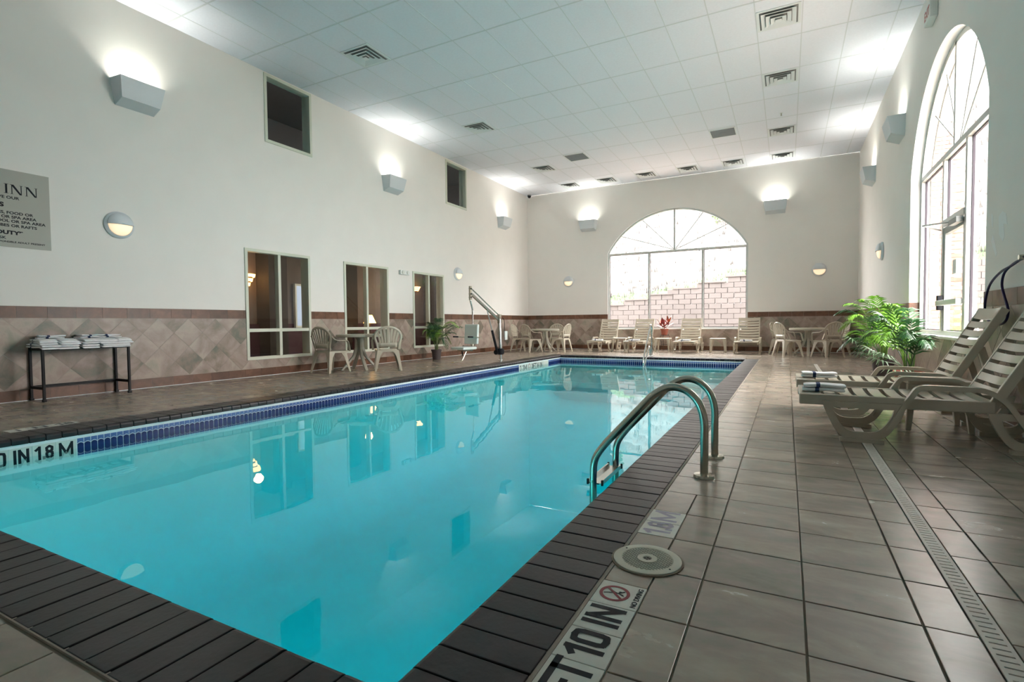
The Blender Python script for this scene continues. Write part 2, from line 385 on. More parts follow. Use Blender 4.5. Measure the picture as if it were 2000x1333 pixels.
# wall tiles ---------------------------------------------------------------
def clip(poly, axis, val, keep):
    out = []
    for i in range(len(poly)):
        p, q = poly[i], poly[(i+1) % len(poly)]; a = (p[axis]-val)*keep; b = (q[axis]-val)*keep
        if a >= 0: out.append(p)
        if a*b < 0: t = a/(a-b); out.append((p[0]+(q[0]-p[0])*t, p[1]+(q[1]-p[1])*t))
    return out
def area(p): return abs(sum(p[i][0]*p[(i+1) % len(p)][1]-p[(i+1) % len(p)][0]*p[i][1] for i in range(len(p))))/2
def minus(poly, h):
    res = []; rest = poly
    for ax, val, k in ((0, h[0], -1), (0, h[1], 1), (1, h[2], -1), (1, h[3], 1)):
        piece = clip(rest, ax, val, k)
        if len(piece) > 2 and area(piece) > 1e-4: res.append(piece)
        rest = clip(rest, ax, val, -k)
        if len(rest) < 3: break
    return res
def wall_tiles(wall, fr, u0, u1, holes, phase):
    P = FR[fr]; g = .003; B0, B1, T1 = .145, 1.035, 1.185
    cell = {}
    def piece(polys, mname, name, t, key):
        polys2 = polys
        for h in holes:
            nxt = []
            for pl in polys2: nxt += minus(pl, h)
            polys2 = nxt
        polys2 = [clip(clip(pl, 0, u0, 1), 0, u1, -1) for pl in polys2]; polys2 = [pl for pl in polys2 if len(pl) > 2 and area(pl) > 3e-4]
        if not polys2: return
        mb = MB()
        for pl in polys2: mb.prism(pl, lambda a, b, w: P(a, b, w), .0, t)
        mb.build(name, mname, wall)
    k = math.floor((u0-phase)/.305)
    while phase+k*.305 < u1:
        a = phase+k*.305
        for z0, z1 in ((.008, B0-g), (B1+g, T1)):
            piece([[(a+g/2, z0), (a+.305-g/2, z0), (a+.305-g/2, z1), (a+g/2, z1)]], 'border_stone', 'border_tile', .009, 0)
        k += 1
    d = .2225; e = d-.0035
    k = math.floor((u0-phase)/.445)-1
    while phase+k*.445 < u1+.3:
        c = phase+k*.445
        for cu, cz in ((c, B0+d), (c, B0+3*d), (c+d, B0+2*d), (c+d, B0), (c+d, B0+4*d)):
            pl = [(cu-e, cz), (cu, cz-e), (cu+e, cz), (cu, cz+e)]
            pl = clip(clip(pl, 1, B0, 1), 1, B1, -1)
            if len(pl) > 2: piece([pl], 'wall_stone', 'tile', .008+random.uniform(-.001, .001), 1)
        k += 1
    # mortar bed behind the tiles
    mb = MB(); us = sorted({u0, u1, *[h[0] for h in holes], *[h[1] for h in holes]})
    for a, b in zip(us, us[1:]):
        zs = [0, T1]
        for h in holes:
            if h[0] <= a+1e-6 and h[1] >= b-1e-6: zs = [0, h[2]] if h[3] > T1 else zs
        mb.prism([(a, zs[0]), (b, zs[0]), (b, zs[1]), (a, zs[1])], lambda p, q, w: P(p, q, w), .0, .0055)
    mb.build('mortar', 'grout', wall)
wall_tiles(wall_left, 'left', 2.3, DE-.01, [h[:2]+h[2:4] for h in LWIN[:3]], 3.37-.2225)
wall_tiles(wall_far, 'far', LW+.01, RW-.01, [(FWIN[0], FWIN[1], FWIN[2], 3)], -8.42)
wall_tiles(wall_right, 'right', 5.6, DE-.01, [(RWIN[0], RWIN[1], RWIN[2], 3)], 5.6)
# tiles turning into the reveal of the right window, ledge
mb = MB()
mb.box(RW, RW+.23, RWIN[1]-.009, RWIN[1]-.001, 1.04, 1.185); mb.build('border_tile', 'border_stone', wall_right)
for z0, z1 in ((.70, .865), (.872, 1.033)):
    mb = MB(); mb.box(RW, RW+.23, RWIN[1]-.009, RWIN[1]-.001, z0, z1); mb.build('tile', 'wall_stone', wall_right)
mb = MB(); mb.box(RW-.02, RW+.24, RWIN[0], RWIN[1], RWIN[2]-.02, RWIN[2]+.012); mb.build('window_ledge', 'reveal_white', wall_right, bevel=.004)
mb = MB(); mb.box(FWIN[0], FWIN[1], DE-.02, DE+.16, FWIN[2]-.02, FWIN[2]+.012); mb.build('window_ledge', 'reveal_white', wall_far, bevel=.004)
for o_, bx in ((wall_left, (LW, LW+.014, 2.0, DE)), (wall_far, (LW, RW, DE-.014, DE)), (wall_right, (RW-.014, RW, 3.0, DE))):
    mb = MB(); mb.box(*bx, -.006, .007); mb.build('caulk_line', 'grout_white', o_)
# scraped paint patches on the right wall
def RWP(y, z, w=.0): return (RW-w, y, z)
for pl in ([(6.62, 1.93), (6.60, 1.80), (6.565, 1.79), (6.57, 1.90)], [(6.61, 1.66), (6.47, 1.50), (6.44, 1.53), (6.56, 1.72)], [(6.42, 1.86), (6.40, 1.70), (6.30, 1.62), (6.26, 1.66), (6.29, 1.78), (6.20, 1.76), (6.23, 1.86), (6.33, 1.90)]):
    mb = MB(); mb.prism(pl, lambda a, b, w: RWP(a, b, w), .0005, .0015); mb.build('paint_patch', 'patch_paint', wall_right, label='white scraped patch on the grey-cream paint')

# ---------------------------------------------------------------- floor
TS = .3136; FX0, FY0 = -.2577, 1.611
CX0, CX1, CY0, CY1 = -5.975, -.582, .690, 13.88     # outer edge of the coping
WX0, WX1, WY0, WY1 = -5.63, -.878, .975, 13.56     # pool walls
mb = MB()
for a, b, c, d in ((LW, CX0, NEARY, DE), (CX1, RW, NEARY, DE), (CX0, CX1, NEARY, CY0), (CX0, CX1, CY1, DE)): mb.box(a, b, c, d, -.2, -.007)
floor = structure('floor', 'grey-brown slate-look tile deck around the swimming pool', mb, 'grout_dark')
floor_stuff = MB(); tiles = []
def floor_tile(x0, x1, y0, y1):
    x0 = max(x0, LW+.01); x1 = min(x1, RW-.01); y1 = min(y1, DE-.01)
    # drop the parts under the coping and the drain
    rects = [(x0, x1, y0, y1)]
    for h in HOLES:
        nxt = []
        for r in rects:
            if r[1] <= h[0]+1e-6 or r[0] >= h[1]-1e-6 or r[3] <= h[2]+1e-6 or r[2] >= h[3]-1e-6: nxt.append(r); continue
            if r[0] < h[0]-.01: nxt.append((r[0], h[0], r[2], r[3]))
            if r[1] > h[1]+.01: nxt.append((h[1], r[1], r[2], r[3]))
            a, b = max(r[0], h[0]), min(r[1], h[1])
            if r[2] < h[2]-.01: nxt.append((a, b, r[2], h[2]))
            if r[3] > h[3]+.01: nxt.append((a, b, h[3], r[3]))
        rects = nxt
    rects = [r for r in rects if r[1]-r[0] > .02 and r[3]-r[2] > .02]
    if rects: tiles.append(rects)
MRK = [1.1408, 1.2976, 1.4544, 1.611]              # FT, 10, IN, no diving (each .1568)
HOLES = [(CX0, CX1, CY0, CY1), (.500, .566, .6, 12.6), (-.572, -.415, 1.1408, 1.768), (-.572, -.415, 2.238, 2.552)]
x = FX0-27*TS
ys = [FY0+k*TS for k in range(-17, 50)]
while x < RW:
    for y in ys:
        if y < -2.6 or y > DE: continue
        if x+TS <= LW: continue
        floor_tile(x, x+TS, y, y+TS)
    x += TS
fwd = lambda r: (r[0]*_f.x+r[2]*_f.y)
vis = []
for rc in tiles:
    cx = sum(r[0]+r[1] for r in rc)/(2*len(rc)); cy = sum(r[2]+r[3] for r in rc)/(2*len(rc))
    d = cx*_f.x+cy*_f.y; s = cx*_r.x+cy*_r.y
    ok = d > .6 and abs(s)/d < 1.12 and d < 22
    vis.append((ok, d, rc))
order = sorted([v for v in vis if v[0]], key=lambda v: v[1])
G = .0031
for i, (ok, d, rc) in enumerate(order):
    if i < 280:
        mb = MB()
        for r in rc: mb.box(r[0]+G, r[1]-G, r[2]+G, r[3]-G, -.009, random.uniform(-.0006, .0004))
        mb.build('tile', 'floor_stone', floor, bevel=.0018)
for v in order[280:]+[v for v in vis if not v[0]]:
    q = random.random()
    for r in v[2]: floor_stuff.box(r[0]+G, r[1]-G, r[2]+G, r[3]-G, -.009, random.uniform(-.0006, .0004), r=q+.001)
floor_stuff.build('distant_tiles', 'floor_stone', floor, kind='stuff')

# ---------------------------------------------------------------- ceiling
mb = MB(); mb.box(LW, RW, NEARY, DE, HC+.012, HC+.1)
mb2 = MB(); CPX, CPY = .628, 1.25; gx = [-.46+CPX*k for k in range(-13, 5)]; gy = [5.97+CPY*k for k in range(-8, 10)]
for a in gx: mb.box(max(a-.008, LW), min(a+.008, RW), NEARY, DE, HC-.001, HC+.02)
for a in gy: mb.box(LW, RW, max(a-.012, NEARY), min(a+.012, DE), HC-.001, HC+.02)
ceiling = structure('ceiling', 'white suspended panel ceiling in a thin metal grid', mb, 'ceiling_grid')
for i, a in enumerate(gx):
    for b in gy:
        x0, x1, y0, y1 = max(a+.0065, LW), min(a+CPX-.0065, RW), max(b+.0065, NEARY), min(b+CPY-.0065, DE)
        if x1-x0 < .03 or y1-y0 < .03: continue
        m = MB(); e = random.uniform(.0008, .002); m.box(x0, x1, y0, y1, HC+e, HC+.015); o = m.build('ceiling_panel', 'ceiling_panel', ceiling)

# ---------------------------------------------------------------- interior windows of the left wall
def bar(mb, P, u0, u1, z0, z1, w0, w1, m=0):
    a, b = P(u0, z0, w0), P(u1, z1, w1); mb.box(min(a[0], b[0]), max(a[0], b[0]), min(a[1], b[1]), max(a[1], b[1]), min(a[2], b[2]), max(a[2], b[2]), m=m)
P = FR['left']
for i, (a, b, c, d) in enumerate(LWIN):
    n = ['five', 'near', 'middle'][0]
    lab = ['cream four-pane interior window nearest the towel bench', 'cream four-pane interior window behind the patio table', 'cream four-pane interior window behind the potted palm',
           'small high interior window nearer the camera, cream frame and dark glass', 'small high interior window farther along, cream frame and dark glass'][i]
    w = structure('window_%d' % (i+1), lab)
    fw = .055
    mb = MB()
    for q in ((a, b, d-fw, d), (a, b, c, c+fw), (a, a+fw, c+fw, d-fw), (b-fw, b, c+fw, d-fw)): bar(mb, P, *q, -.10, .022)
    mb.build('frame', 'window_frame', w, bevel=.004)
    mb = MB(); ud = -.16
    for q in ((a, b, d-.01, d), (a, b, c, c+.01), (a, a+.012, c, d), (b-.012, b, c, d)): bar(mb, P, *q, -.24, -.05)
    mb.build('reveal', 'window_frame', w)
    if i < 3:
        mid = (a+b)/2
        mb = MB(); bar(mb, P, mid-.03, mid+.03, c+fw, d-fw, -.09, .012); mb.build('mullion', 'window_frame', w, bevel=.003)
        mb = MB(); bar(mb, P, a+fw, b-fw, .80, .86, -.09, .010); mb.build('transom', 'window_frame', w, bevel=.003)
        cells = [(a+fw, mid-.03, .86, d-fw), (mid+.03, b-fw, .86, d-fw), (a+fw, mid-.03, c+fw, .80), (mid+.03, b-fw, c+fw, .80)]
    else: cells = [(a+fw, b-fw, c+fw, d-fw)]
    for q in cells:
        mb = MB(); mb.quad(P(q[0], q[2], -.045), P(q[1], q[2], -.045), P(q[1], q[3], -.045), P(q[0], q[3], -.045)); mb.build('pane', 'pane', w)
# rooms behind
def room(name, lab, x0, x1, y0, y1, z0, z1, mats, dado=False):
    mb = MB(); mb.quad((x0, y0, z0), (x0, y1, z0), (x0, y1, z1), (x0, y0, z1)); mb.quad((x0, y0, z0), (x1, y0, z0), (x1, y0, z1), (x0, y0, z1)); mb.quad((x0, y1, z0), (x1, y1, z0), (x1, y1, z1), (x0, y1, z1))
    mb.quad((x0, y0, z1), (x1, y0, z1), (x1, y1, z1), (x0, y1, z1)); mb.quad((x0, y0, z0), (x1, y0, z0), (x1, y1, z0), (x0, y1, z0), m=1)
    o = structure(name, lab, mb, mats)
    return o
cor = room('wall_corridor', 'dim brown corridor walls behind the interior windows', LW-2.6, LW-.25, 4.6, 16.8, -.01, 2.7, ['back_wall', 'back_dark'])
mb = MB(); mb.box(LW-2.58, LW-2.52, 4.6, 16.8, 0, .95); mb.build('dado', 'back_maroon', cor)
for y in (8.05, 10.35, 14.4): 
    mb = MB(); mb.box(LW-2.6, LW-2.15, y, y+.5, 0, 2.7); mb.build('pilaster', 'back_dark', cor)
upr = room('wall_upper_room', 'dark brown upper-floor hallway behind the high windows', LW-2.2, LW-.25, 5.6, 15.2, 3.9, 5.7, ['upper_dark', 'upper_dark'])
w = structure('window_8', 'tall pale glowing pane added to imitate a reflection in the interior window')  # glowing pane stands in for a blue-white vertical reflection
mb = MB(); mb.box(LW-2.50, LW-2.46, 9.05, 9.55, .9, 1.9); mb.build('pane', 'reflection_pale', w)
mb = MB()
for q in ((9.0, 9.05, .85, 1.95), (9.55, 9.6, .85, 1.95), (9.05, 9.55, .85, .9), (9.05, 9.55, 1.9, 1.95)): mb.box(LW-2.5, LW-2.43, *q)
mb.build('frame', 'window_frame', w)
# amber tiered corridor lamps
def tiered(loc, lab, n=4, k=1.):
    t = thing('wall_lamp', lab, 'lamp', loc, 0, 'amber lamps in the corridor')
    for j in range(n):
        mb = MB(); r = (.17-.035*j)*k; mb.lathe([(r, .0), (r+.015, .045*k), (r, .045*k)], c=(0, 0, -.065*k*j), n=20, a0=-pi/2, a1=pi/2); mb.build('shade', 'amber_glow', t, smooth=True)
    mb = MB(); mb.box(-.03, .0, -.05*k, .05*k, -.22*k, .08*k); mb.build('back_plate', 'back_dark', t)
    return t
tiered((LW-2.58+.03, 8.0-.33, 2.02), 'amber tiered glass lamp in the window nearest the bench', 4, 1.5)
tiered((LW-2.55, 7.62, 1.56), 'small amber lamp below the tiered one in the corridor', 2, .6)
tiered((LW-2.55, 13.95, 2.12), 'amber lamp glowing in the window behind the potted palm', 3, .8)
t = thing('table_lamp', 'lit amber table lamp seen through the window behind the patio table', 'lamp', (LW-1.6, 10.72, .95))
mb = MB(); mb.lathe([(.17, 0), (.07, .22)], n=20); mb.build('lamp_shade', 'amber_glow', t, smooth=True)
mb = MB(); mb.cyl((0, 0, -.25), (0, 0, .1), .025); mb.cyl((0, 0, -.27), (0, 0, -.25), .08); mb.build('base', 'back_dark', t)
t = thing('side_cabinet', 'low dark cabinet under the corridor table lamp', 'cabinet', (LW-1.6, 10.72, 0))
mb = MB(); mb.box(-.25, .25, -.4, .4, .05, .66); mb.build('body', 'back_maroon', t); mb = MB(); mb.box(-.28, .28, -.43, .43, .66, .69); mb.build('top', 'back_dark', t)
light('corridor_glow', 'POINT', (LW-1.8, 7.4, 2.1), (0, 0, 0), 7, (1, .62, .28), .1)
light('corridor_glow', 'POINT', (LW-1.6, 12.2, 1.9), (0, 0, 0), 14, (1, .72, .42), .1)
light('corridor_glow', 'POINT', (LW-1.3, 10.3, 1.7), (0, 0, 0), 3, (1, .62, .28), .1)

# ---------------------------------------------------------------- arched windows
def arch_window(name, lab, fr, win, w0, mulls, trz, cu, fan, fw=.05):
    P = FR[fr]; a, b, s, sp, ap = win; o = structure(name, lab); w1 = w0+.09
    mb = MB(); outer = [(a, s)]+arch_pts(win)+[(b, s)]; inner = [(a+fw, s)]+arch_pts(win, fw)+[(b-fw, s)]
    for (p, q, p2, q2) in zip(outer, outer[1:], inner, inner[1:]):
        mb.quad(P(*p, w1), P(*q, w1), P(*q2, w1), P(*p2, w1)); mb.quad(P(*p2, w1), P(*q2, w1), P(*q2, w0), P(*p2, w0)); mb.quad(P(*p, w0), P(*q, w0), P(*q2, w0), P(*p2, w0))
    bar(mb, P, a, b, s, s+fw, w0, w1); mb.build('frame', 'alu', o)
    mb = MB(); bar(mb, P, a+fw, b-fw, trz-fw/2, trz+fw/2, w0, w1+.005); mb.build('transom', 'alu', o, bevel=.003)
    for u in mulls:
        mb = MB(); bar(mb, P, u-fw/2, u+fw/2, s+fw, trz-fw/2, w0, w1); mb.build('mullion', 'alu', o, bevel=.003)
    mb = MB(); bar(mb, P, cu-fw/2, cu+fw/2, trz+fw/2, arch_z(win, cu)-.02, w0, w1); mb.build('mullion', 'alu', o, bevel=.003)
    for u, z in fan:
        mb = MB(); mb.tube([P(cu, trz+.03, w0+.03), P(u, z, w0+.03)], .011, n=6); mb.build('glazing_bar', 'alu_dark', o)
    us = [a+fw]+[q for u in mulls for q in (u-fw/2, u+fw/2)]+[b-fw]
    for u0, u1 in zip(us[::2], us[1::2]):
        mb = MB(); mb.quad(P(u0, s+fw, w0+.03), P(u1, s+fw, w0+.03), P(u1, trz-fw/2, w0+.03), P(u0, trz-fw/2, w0+.03)); mb.build('pane', 'pane', o)
        mb = MB(); g = .013
        for q in ((u0, u0+g, s+fw, trz-fw/2), (u1-g, u1, s+fw, trz-fw/2), (u0, u1, s+fw, s+fw+g), (u0, u1, trz-fw/2-g, trz-fw/2)): bar(mb, P, *q, w0+.02, w0+.045)
        mb.build('gasket', 'gasket', o)
    for side in (0, 1):
        pts = [p for p in arch_pts(win, fw, 40) if (p[0] < cu-fw/2) == (side == 0) and p[1] > trz]
        poly = ([(cu-fw/2, trz)]+[pts[0]]+pts[1:]+[(cu-fw/2, pts[-1][1])]) if side == 0 else ([(cu+fw/2, trz), (cu+fw/2, pts[0][1])]+pts)
        mb = MB(); mb.quad(*[P(u, z, w0+.03) for u, z in poly]); mb.build('pane', 'pane', o)
    return o
arch_window('window_6', 'big arched window in the end wall with sunburst glazing bars', 'far', FWIN, -.13, (-4.02, -2.345), 3.20, -3.21,
            [(-4.95, arch_z(FWIN, -4.95)-.05), (-4.25, arch_z(FWIN, -4.25)-.05), (-2.35, arch_z(FWIN, -2.35)-.05), (-1.62, arch_z(FWIN, -1.62)-.05)])
w7 = arch_window('window_7', 'tall arched window in the right wall with a glazed door', 'right', RWIN, -.22, (8.02, 9.06), 3.10, 8.57,
            [(9.85, arch_z(RWIN, 9.85)-.05), (9.25, arch_z(RWIN, 9.25)-.05), (7.85, arch_z(RWIN, 7.85)-.05), (7.3, arch_z(RWIN, 7.3)-.05)], fw=.07)
P = FR['right']
door = structure('door_1', 'glazed aluminium exit door inside the right arched window')
mb = MB()
for q in ((8.055, 8.13, .06, 2.15), (8.95, 9.025, .06, 2.15), (8.13, 8.95, 2.06, 2.15), (8.13, 8.95, .06, .30)): bar(mb, P, *q, -.20, -.14)
mb.build('door_frame', 'alu_dark', door, bevel=.003)
mb = MB(); bar(mb, P, 8.055, 9.025, 2.17, 2.25, -.22, -.12); mb.build('door_head', 'alu', door, bevel=.003)
mb = MB(); mb.quad(P(8.13, .3, -.17), P(8.95, .3, -.17), P(8.95, 2.06, -.17), P(8.13, 2.06, -.17)); mb.build('pane', 'pane', door)
mb = MB(); bar(mb, P, 8.05, 9.03, 1.10, 1.17, -.13, -.06); mb.build('push_bar', 'white_plastic', door, bevel=.01, label='pale push bar across the door')
mb = MB(); bar(mb, P, 8.96, 9.03, 1.04, 1.24, -.135, -.07); mb.build('latch_box', 'black_rubber', door, bevel=.01)
mb = MB(); bar(mb, P, 8.10, 8.45, 2.09, 2.16, -.135, -.06); mb.build('door_closer', 'alu_dark', door, bevel=.006)
mb = MB(); mb.tube([P(8.4, 2.14, -.09), P(8.65, 2.15, .16), P(9.0, 2.12, -.10)], .012, n=6); mb.build('closer_arm', 'alu_dark', door)
mb = MB(); bar(mb, P, 8.50, 8.66, 1.50, 1.68, -.166, -.160); mb.build('paper_notice', 'white_plastic', door, label='small white notice on the door glass')

# ---------------------------------------------------------------- swimming pool
pool = thing('swimming_pool', 'rectangular indoor pool of turquoise water with dark brick coping', 'pool', (0, 0, 0))
WZ = -.17
mb = MB()
def depth(y): return -1.85 if y < 7 else (-1.85+.75*min(1, (y-7)/5))
yy = [WY0]+[WY0+.62*(1-cos(pi/2*k/8)) for k in range(1, 9)]+[3, 5, 7, 8, 9, 10, 11, 12, WY1]
def section(y):
    d = depth(y); r_ = .62
    if y < WY0+r_: d = d+r_-math.sqrt(max(0, r_*r_-(WY0+r_-y)**2))
    rr_ = min(r_, -d-.35); pts = [(WX0, y, -.054), (WX0, y, d+rr_)]
    pts += [(WX0+rr_*(1-cos(pi/2*k/8)), y, d+rr_*(1-sin(pi/2*k/8))) for k in range(1, 9)]
    return pts+[(WX0+WX1-p[0], y, p[2]) for p in reversed(pts)]
secs = [section(y) for y in yy]
for A_, B_ in zip(secs, secs[1:]):
    for k in range(len(A_)-1): mb.quad(A_[k], A_[k+1], B_[k+1], B_[k])
for y in (WY0, WY1): mb.quad((WX0, y, depth(y)), (WX1, y, depth(y)), (WX1, y, -.054), (WX0, y, -.054))
for (a, b, c, d) in ((CX0, WX0, CY0, CY1), (WX1, CX1, CY0, CY1), (WX0, WX1, CY0, WY0), (WX0, WX1, WY1, CY1)): mb.box(a, b, c, d, -.2, -.056)
mb.build('basin', 'plaster', pool, smooth=True)
mb = MB()
for k, (dy, z) in enumerate(((.32, -.42), (.64, -.68), (.96, -.92))): mb.box(WX0+.002, WX1-.002, WY1-dy, WY1-.002-(.32*k), -1.15, z)
mb.build('steps', 'plaster', pool)
mb = MB(); mb.box(WX0-.03, WX1+.03, WY0-.03, WY1+.03, -2.0, WZ); mb.build('water', 'water', pool, label='still clear turquoise water')
# coping bricks
def brick_profile():   # (s outward from pool edge nose, z)
    pr = [(0, -.055), (-.0, -.03)]
    pr += [(.022-.022*cos(t), -.020+.024*sin(t)) for t in [pi/2*k/4 for k in range(5)]]
    return pr+[(.300, .004), (.300, -.055)]
prof = brick_profile(); BP = .113; BW = .1065
def brick_mesh():
    mb = MB(); mb.prism([(s, z) for s, z in prof], lambda a, b, t: (a, t, b), -BW/2, BW/2); return mb
b0 = brick_mesh().build('brick', 'coping_stone', pool, bevel=.0025); b0.location = (-.885, 1.64+BP*.5, 0)
stuffc = MB()
def add_stuff_brick(loc, rz):
    q = random.random(); c, s = cos(rz), sin(rz); k_ = 1.17 if rz == pi else (1.1 if rz == pi/2 else 1); i = len(stuffc.v)
    for t in (-BW/2, BW/2): stuffc.v += [(loc[0]+a*k_*c-t*s, loc[1]+a*k_*s+t*c, z) for a, z in prof]
    n = len(prof)
    for k in range(n): stuffc.f.append((i+k, i+(k+1) % n, i+n+(k+1) % n, i+n+k)); stuffc.m.append(0); stuffc.r.append(q+.001)
    stuffc.f.append(tuple(i+k for k in reversed(range(n)))); stuffc.m.append(0); stuffc.r.append(q+.001); stuffc.f.append(tuple(i+n+k for k in range(n))); stuffc.m.append(0); stuffc.r.append(q+.001)
cand = []
y = 1.64+BP*.5
k = -6
while y+k*BP < CY1-BP/2-.2:
    yc = y+k*BP
    if k != 0 and yc > CY0+.2: cand.append((math.hypot(.8, yc), (-.885, yc), 0))
    k += 1
xk = -1.13-BP/2
for k in range(-4, 46):
    xc = xk-k*BP
    if xc > -5.72 and xc < -.62 : cand.append((math.hypot(xc, .85), (xc, .985), -pi/2))
k = 0
while CY0+.07+k*BP < CY1:
    yc = CY0+.07+k*BP; cand.append((math.hypot(5.7, yc)*.8, (-5.617, yc), pi)); k += 1
k = 0
while -.98-k*BP > CX0+.3:
    xc = -.98-k*BP+.05; cand.append((99, (xc, 13.545), pi/2)); k += 1
# keep bricks of the near row off the side rows
cand2 = []
for c in cand:
    (x_, y_), rz = c[1], c[2]
    if rz == -pi/2 and (x_ > -.885-.05 and False): continue
    if rz == 0 and y_ < .99+BP/2: continue
    if rz == pi and y_ < .99+BP/2 : continue
    if rz == pi and y_ > 13.57-BP/2+.2: pass
    cand2.append(c)
cand2.sort(key=lambda c: c[0])
for i, (d, (x_, y_), rz) in enumerate(cand2):
    if i < 285:
        c_ = share(b0, (x_, y_, random.uniform(-.001, .001)), pool, (0, random.uniform(-.003, .003), rz))
        if rz == pi: c_.scale = (1.17, 1, 1)
    else: add_stuff_brick((x_, y_), rz)
stuffc.build('distant_bricks', 'coping_stone', pool, kind='stuff')
ye = min(c[1][1] for c in cand2 if c[2] == 0)-BW/2-.0035
c_ = share(b0, (-.885, (.985+.0035+ye)/2, 0), pool, (0, 0, 0)); c_.scale = (1, max(.1, (ye-.985-.0035)/BW), 1)
mb = MB()
for (a, b, c, d) in ((CX0, WX0-.03, CY0, CY1), (WX1+.03, CX1, CY0, CY1), (WX0, WX1, CY0, WY0-.03), (WX0, WX1, WY1+.03, CY1)): mb.box(a, b, c, d, -.0565, -.006)
mb.build('coping_bed', 'grout_dark', pool)
mb = MB(); mb.box(CX1-.004, CX1+.010, CY0, CY1, -.02, -.0008); mb.box(CX0-.010, CX0+.004, CY0, CY1, -.02, -.0008); mb.box(CX0, CX1, CY0-.010, CY0+.006, -.02, .0012); mb.box(CX0, CX1, CY1-.004, CY1+.010, -.02, -.0008)
mb.build('sealant', 'grout', pool)
# waterline tiles on left and far walls (and the two hidden ones)
TP = .0525; TZ0, TZ1, TMZ = -.235, -.083, -.118
def wl_tile(mb, q=0.):
    n = 6; top = [(-TP/2+.003+(TP-.006)*k/n, TMZ-.003-.013*((2*k/n-1)**2)) for k in range(n+1)]
    mb.prism([(TP/2-.003, TZ1), (-TP/2+.003, TZ1)]+[(a, b+.007) for a, b in top], lambda a, b, w: (w, a, b), .0, .004, m=0)
    poly = [(-TP/2+.003, TZ0)]+[(TP/2-.003, TZ0)]+list(reversed(top))
    mb.prism(poly, lambda a, b, w: (w, a, b), .0, .004, m=1)
mb = MB(); wl_tile(mb); t0 = mb.build('waterline_tile', ['tile_blue', 'tile_navy'], pool)
t0.location = (WX0+.003, 2.280+TP/2, 0)
wl = MB()
def wl_add(x_, y_, rz):
    i = len(wl.v); tmp = MB(); wl_tile(tmp); c, s = cos(rz), sin(rz)
    wl.v += [(x_+a*c-b*s, y_+a*s+b*c, z) for a, b, z in tmp.v]; wl.f += [tuple(i+k for k in f) for f in tmp.f]; wl.m += tmp.m; wl.r += [0.]*len(tmp.f)
k = 1; yl = 2.280+TP/2
while yl+k*TP < 12.0-TP/2 or (yl+k*TP < WY1):
    yc = yl+k*TP
    if not (10.98 < yc < 12.72):
        if k < 110: share(t0, (WX0+.003, yc, 0), pool)
        else: wl_add(WX0+.003, yc, 0)
    k += 1
k = 0
while WX0+.03+k*TP < WX1: wl_add(WX0+.03+k*TP, WY1-.003, -pi/2); k += 1
k = 0
while WY0+.03+k*TP < WY1: wl_add(WX1-.003, WY0+.03+k*TP, pi); k += 1
wl.build('distant_waterline_tiles', ['tile_blue', 'tile_navy'], pool, kind='stuff')
mb = MB()
mb.box(WX0, WX0+.004, WY0, WY1, -.245, -.054); mb.box(WX0, WX1, WY1-.004, WY1, -.245, -.054); mb.box(WX1-.004, WX1, WY0, WY1, -.245, -.054); mb.box(WX0, WX1, WY0, WY0+.004, -.245, -.054)
mb.build('tile_grout', 'grout_white', pool)
# depth lettering tiles on the left pool wall
def wall_letter(y0, y1, s, sx=1., mname='ink', size=.115, red=False):
    mb = MB(); mb.box(WX0+.0035, WX0+.008, y0+.002, y1-.002, -.232, -.082); o = mb.build('depth_tile', 'marker_white', pool, bevel=.001)
    if s: stroke_text(s, .118, (y1-y0)*sx, .020, mname, o, frame_matrix((WX0+.0085, (y0+y1)/2, -.214), (0, 1, 0), (0, 0, 1)))
    return o
yb = [1.45, 1.61, 1.775, 1.935, 2.09]
wall_letter(1.655, 1.81, '10', .85)
wall_letter(1.81, 1.965, 'IN', .74); wall_letter(1.965, 2.12, '1.8', .86); wall_letter(2.12, 2.275, 'M', .70)
wall_letter(1.50, 1.655, 'FT', .85)
o = wall_letter(11.0, 11.46, '1.1M', .85)
nd = wall_letter(11.465, 11.66, None)
mb = MB(); mb.lathe([(.045, 0), (.06, 0), (.06, .001), (.045, .001)], c=(WX0+.0085, 11.56, -.145), ax='x', n=20); mb.build('symbol', 'ink_red', nd)
wall_letter(11.665, 12.0, '3FT', .88); wall_letter(12.0, 12.34, '6 IN', .88)
mb = MB(); mb.box(WX0+.0035, WX0+.012, 12.36, 12.70, -.235, -.078); o = mb.build('fitting_frame', 'marker_white', pool); mb = MB(); mb.box(WX0+.012, WX0+.014, 12.40, 12.66, -.225, -.09); mb.build('fitting', 'drain', o)
# unseen lamp fittings added under water to brighten the pool
for (x_, y_, rz) in ((WX1-.02, 3.6, pi/2), (WX1-.02, 7.2, pi/2), (WX1-.02, 11.0, pi/2), (-2.2, WY0+.02, pi), (-4.4, WY0+.02, pi)):
    mb = MB(); n = Vector((-sin(rz), cos(rz), 0)); n = Vector((-1, 0, 0)) if x_ > -1 else Vector((0, 1, 0))
    p = Vector((x_, y_, -.75)); mb.cyl(p, p+n*.02, .13, n=20); mb.build('added_pool_lamp', 'steel_bright', pool)
    light('pool_fill_light', 'AREA', p+n*.03, n.to_track_quat('-Z', 'Z').to_euler(), POOL_W, (.95, 1, 1), .22)

